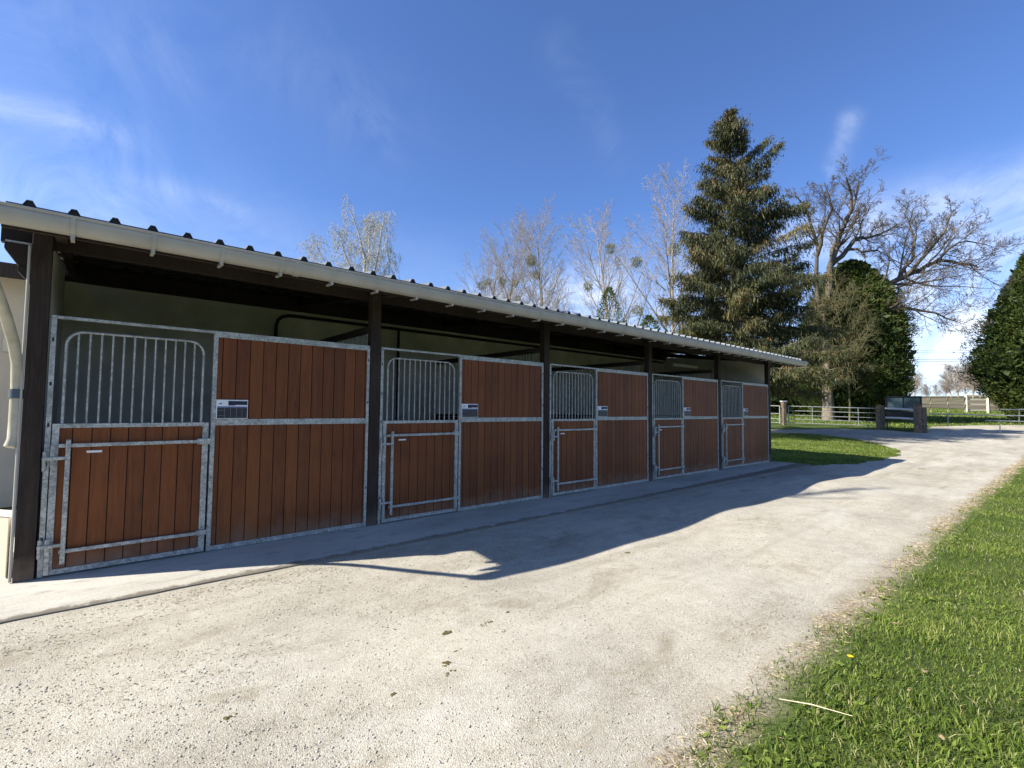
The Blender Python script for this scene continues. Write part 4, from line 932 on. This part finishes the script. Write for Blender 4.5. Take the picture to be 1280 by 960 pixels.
# loose stones
n = 120000; x = -2.5+14*rng.random(n)**1.7; y = rng.uniform(-4.75, -1.1, n); k = rng.random(n) < np.clip(.45+.5*pnoise(x*1.3, y*1.6), .08, 1); x = x[k]; y = y[k]; n = len(x)
o6 = np.array([(1,0,0),(0,1,0),(-1,0,0),(0,-1,0),(0,0,1),(0,0,-1)], float); f8 = np.array([(0,1,4),(1,2,4),(2,3,4),(3,0,4),(1,0,5),(2,1,5),(3,2,5),(0,3,5)])
sz = (.0022+.0045*rng.random(n)**4+0.005*(rng.random(n) < .008))[:, None, None]*np.array([1, 1, .6]); j = rng.uniform(.65, 1.3, (n, 6, 1))
ca = rng.uniform(0, 6.28, n); rot = np.zeros((n, 3, 3)); rot[:, 0, 0] = np.cos(ca); rot[:, 0, 1] = -np.sin(ca); rot[:, 1, 0] = np.sin(ca); rot[:, 1, 1] = np.cos(ca); rot[:, 2, 2] = 1
pv = np.einsum('nij,nkj->nki', rot, o6[None]*j*sz*np.array([1.35, 1, 1])); V = (np.stack([x, y, hgt(x, y)+.002], -1)[:, None, :]+pv).reshape(-1, 3)
F = (np.arange(n)[:, None, None]*6+f8[None]).reshape(-1, 3)
tag(tri_mesh('loose_stones', V, F, M['stone'], np.repeat(rng.uniform(0, 1, n), 8)), 'small loose pale stones strewn over the gravel track', 'stones', None, 'stuff')
# dung clumps on the track
def lump(nm, x, y, sx, sy, sz_, material, label, cat, group, seed):
    rg = np.random.default_rng(seed); g_ = ground(x, y); q = MB()
    for _ in range(9):
        cx, cy = rg.normal(0, sx*.4), rg.normal(0, sy*.4); r = rg.uniform(.25, .5)*min(sx, sy); nlat = 5; nl = 8; vs = []
        for i in range(nlat):
            for j_ in range(nl):
                ph = math.pi*.5*i/(nlat-1)*.96; th = 2*math.pi*j_/nl; rr = r*(1+rg.uniform(-.18, .18))
                vs.append((cx+rr*math.cos(ph)*math.cos(th), cy+rr*math.cos(ph)*math.sin(th), rr*math.sin(ph)*sz_-.003))
        q.add(vs, [(i*nl+j_, i*nl+(j_+1) % nl, (i+1)*nl+(j_+1) % nl, (i+1)*nl+j_) for i in range(nlat-1) for j_ in range(nl)]+[tuple((nlat-1)*nl+j_ for j_ in range(nl))], True)
    o = q.build(nm, material); o.location = g_; tag(o, label, cat, group); return o
GD = 'dung clumps on the gravel'
for k, (x, y, s, lb) in enumerate(((560,792,.06,'largest greenish dung clump on the gravel, upper left of the scatter'),(613,777,.045,'oval brown dung clump near the top of the scatter on the gravel'),(634,765,.04,'topmost brown dung clump of the scatter, nearest the shadow edge'),(603,782,.03,'small flat dung clump just left of the oval one'),
        (572,813,.03,'little green dung clump below the largest one'),(558,830,.05,'dark green dung clump in the lower part of the scatter'),(562,841,.04,'dark brown dung clump just under the dark green one'),(631,789,.03,'thin dark dung clump on the right of the scatter'),(494,867,.035,'lone dung clump lowest of all towards the camera'),(287,896,.05,'dark clod lying in the near left gravel'),(786,691,.05,'dung clump in front of the middle stall close to the shadow edge'))):
    lump('dung_clump', x, y, s*1.05, s*.62, .6, M['dung'], lb, 'dung', GD, k)
for k, (x, y, lb) in enumerate(((955,597,'dark clod in the shade in front of the farthest stall'),(938,593,'dark clod in the shade left of the other one near the end post'),(1153,586,'dark clod lying alone on the sunlit track beyond the shadow tip'))):
    lump('dung_clump', x, y, .16, .07, .4, M['dung'], lb, 'dung', GD, 70+k)
GP = 'pale stones on the gravel'
for k, (x, y, s, lb) in enumerate(((388,826,.03,'pale flat stone alone in the middle of the near gravel'),(282,877,.035,'white stone above the dark clod in the near left gravel'),(447,845,.02,'small pale stone right of the flat one'),(478,926,.03,'white chip nearest the bottom edge of the gravel'),(956,774,.035,'white stone on the track close to the grass verge'),(580,858,.02,'small white chip below the dung scatter'),(620,895,.02,'small white chip right of the bottom chip'))):
    lump('stone', x, y, s, s*.6, .5, M['stone'], lb, 'stone', GP, 90+k)
# single straw stick, dandelion, fallen leaves in the verge
def verge_pt(x, y, dz=0.03):
    g_ = Vector(ground(x, y)); g_.z += dz; return g_
a_ = verge_pt(974, 881, .03); b_ = verge_pt(1066, 907, .045); q = MB(); q.tube([Vector((0,0,0)), (b_-a_)*.45+Vector((0,0,.010)), b_-a_], [.0022,.0032,.0016], 6)
o = q.build('straw_stick', M['straw_stick']); o.location = a_; tag(o, 'long bleached straw stalk lying across the near edge of the verge', 'straw stalk')
g_ = verge_pt(1063, 832, 0); e = tag(empty('dandelion', g_), 'single yellow dandelion in the grass verge', 'flower')
q = MB(); q.tube([(0,0,-.01),(.002,.001,.05)], .002, 5); q.build('stem', M['stem'], e)
q = MB()
for k in range(26):
    a = k*2.4; r = .016*math.sqrt((k+1)/26); ca, sa = math.cos(a), math.sin(a)
    q.add([(ca*r*.2-sa*.002, sa*r*.2+ca*.002, .05), (ca*r*.2+sa*.002, sa*r*.2-ca*.002, .05), (ca*(r+.003)+sa*.003, sa*(r+.003)-ca*.003, .056), (ca*(r+.003)-sa*.003, sa*(r+.003)+ca*.003, .056)], [(0,1,2,3)])
q.tube([(0,0,.046),(0,0,.052)], [.006,.012], 10); q.build('bloom', M['yellow'], e)
def leaf(x, y, s, lb, k):
    rg = np.random.default_rng(200+k); q = MB(); nu = 5; vs = []
    for i in range(nu+1):
        t = i/nu; w = s*.32*math.sin(math.pi*min(.97, t*.9+.05)); z = .012*math.sin(3*t)*s*20*.4
        vs += [(t*s, -w, z+.006), (t*s, 0, z), (t*s, w, z+.008)]
    q.add(vs, [(3*i+j_, 3*(i+1)+j_, 3*(i+1)+j_+1, 3*i+j_+1) for i in range(nu) for j_ in (0, 1)], True)
    o = q.build('dead_leaf', M['leaf_dry']); o.location = verge_pt(x, y, .035); o.rotation_euler = (rg.uniform(-.3, .3), rg.uniform(-.3, .3), rg.uniform(0, 6.28))
    m = o.modifiers.new('thick', 'SOLIDIFY'); m.thickness = .001; tag(o, lb, 'leaf', 'dead leaves in the verge')
for k, (x, y, s, lb) in enumerate(((1156,849,.05,'curled brown dead leaf right of the dandelion in the verge'),(1139,871,.03,'small pale dead leaf below the curled brown one'),(1116,786,.035,'pale dead leaf in the grass above the dandelion'),(1215,723,.05,'pale dead leaf farthest up the verge'),(1174,929,.03,'dead leaf near the bottom right of the picture'))): leaf(x, y, s, lb, k)

# ------------------------------------------------------------------ sky and sun
AZ = math.atan2(-0.907, 0.422); EL = R(37.6)
w = bpy.data.worlds.new('World'); S.world = w; w.use_nodes = True; nt = w.node_tree; bg = nt.nodes['Background']
sky = N(nt, 'ShaderNodeTexSky', sky_type='NISHITA'); sky.sun_disc = False; sky.sun_elevation = EL; sky.sun_rotation = AZ % (2*math.pi)
sky.altitude = 100; sky.air_density = 1.0; sky.dust_density = 0.6; sky.ozone_density = 2.2
tc = N(nt, 'ShaderNodeTexCoord').outputs['Generated']
sp = N(nt, 'ShaderNodeSeparateXYZ'); nt.links.new(tc, sp.inputs[0])
zc = math_(nt, 'MAXIMUM', sp.outputs['Z'], 0.04)
cx = math_(nt, 'DIVIDE', sp.outputs['X'], zc); cy = math_(nt, 'DIVIDE', sp.outputs['Y'], zc)
cb = N(nt, 'ShaderNodeCombineXYZ'); nt.links.new(cx, cb.inputs[0]); nt.links.new(cy, cb.inputs[1])
mp = N(nt, 'ShaderNodeMapping'); nt.links.new(cb.outputs[0], mp.inputs[0]); mp.inputs['Rotation'].default_value = (0, 0, 0.5); mp.inputs['Scale'].default_value = (0.35, 1.0, 1)
n1 = noise(nt, 0.8, 8, 0.62, mp.outputs[0], 1.0)
mp2 = N(nt, 'ShaderNodeMapping'); nt.links.new(tc, mp2.inputs[0]); mp2.inputs['Scale'].default_value = (1.0, 1.0, 3.0)
n2 = noise(nt, 2.3, 6, 0.6, mp2.outputs[0], 0.4)
nw = noise(nt, 5.5, 9, 0.68, tc, 1.6)
mask = None
def streak(a, b, wd, amt):
    global mask
    A_ = ray(*a); A_ = A_/np.linalg.norm(A_); B_ = ray(*b); B_ = B_/np.linalg.norm(B_); L_ = np.linalg.norm(B_-A_); D_ = (B_-A_)/L_
    v1 = N(nt, 'ShaderNodeVectorMath', operation='SUBTRACT'); nt.links.new(tc, v1.inputs[0]); v1.inputs[1].default_value = tuple(A_)
    dt = N(nt, 'ShaderNodeVectorMath', operation='DOT_PRODUCT'); nt.links.new(v1.outputs[0], dt.inputs[0]); dt.inputs[1].default_value = tuple(D_)
    cl = N(nt, 'ShaderNodeClamp'); nt.links.new(dt.outputs['Value'], cl.inputs[0]); cl.inputs['Max'].default_value = float(L_)
    sc_ = N(nt, 'ShaderNodeVectorMath', operation='SCALE'); sc_.inputs[0].default_value = tuple(D_); nt.links.new(cl.outputs[0], sc_.inputs['Scale'])
    ds = N(nt, 'ShaderNodeVectorMath', operation='DISTANCE'); nt.links.new(v1.outputs[0], ds.inputs[0]); nt.links.new(sc_.outputs[0], ds.inputs[1])
    g_ = math_(nt, 'POWER', 2.718, math_(nt, 'MULTIPLY', math_(nt, 'POWER', math_(nt, 'DIVIDE', ds.outputs['Value'], wd), 2.0), -1.0))
    q = math_(nt, 'MULTIPLY', math_(nt, 'MULTIPLY', g_, amt), ramp(nt, nw, [(0.38,(0,0,0)),(0.70,(1,1,1))]))
    mask = q if mask is None else math_(nt, 'ADD', mask, q)
for a, b_, wd, amt in (((-220,70),(165,176),.030,.15), ((-60,120),(150,168),.012,.10), ((20,20),(190,70),.08,.08), ((-100,205),(120,245),.06,.14), ((170,225),(300,264),.018,.15), ((40,225),(330,290),.07,.10),
                       ((1042,212),(1062,150),.014,.24), ((1110,275),(1300,232),.04,.42), ((1110,405),(1300,345),.07,.80), ((1000,300),(1140,340),.05,.40), ((1180,320),(1300,300),.04,.3),
                       ((600,400),(760,372),.055,.85), ((740,412),(900,340),.045,.45), ((1090,300),(1200,390),.05,.30), ((1120,455),(1300,435),.06,.45), ((360,80),(480,160),.07,.06), ((700,60),(770,190),.03,.05)):
    streak(a, b_, wd, amt)
low = ramp(nt, sp.outputs['Z'], [(0.0,(0.75,0.75,0.75)),(0.16,(0.22,0.22,0.22)),(0.38,(0,0,0))])
lowc = math_(nt, 'MULTIPLY', ramp(nt, n2, [(0.40,(0.3,0.3,0.3)),(0.62,(0.9,0.9,0.9))]), low)
mask = math_(nt, 'MINIMUM', math_(nt, 'ADD', mask, lowc), 0.92)
tint = mixc(nt, 1.0, sky.outputs[0], (0.66,0.85,1.23), 'MULTIPLY')
col = mixc(nt, mask, tint, (7.0,7.6,8.6))
nt.links.new(col, bg.inputs['Color']); bg.inputs['Strength'].default_value = 0.084
sun = bpy.data.lights.new('sun', 'SUN'); sun.energy = 5.0; sun.angle = R(0.53); sun.color = (1.0, 0.95, 0.86)
so = bpy.data.objects.new('sun', sun); C.objects.link(so)
dirv = Vector((math.cos(EL)*math.sin(AZ), math.cos(EL)*math.cos(AZ), math.sin(EL)))
so.rotation_euler = dirv.to_track_quat('Z', 'Y').to_euler()
S.view_settings.view_transform = 'Standard'; S.view_settings.look = 'None'; S.view_settings.exposure = 1.0; S.view_settings.gamma = 1.0
S.view_settings.use_curve_mapping = False
S.render.engine = 'CYCLES'; S.cycles.max_bounces = 6; S.cycles.diffuse_bounces = 4; S.cycles.transparent_max_bounces = 8
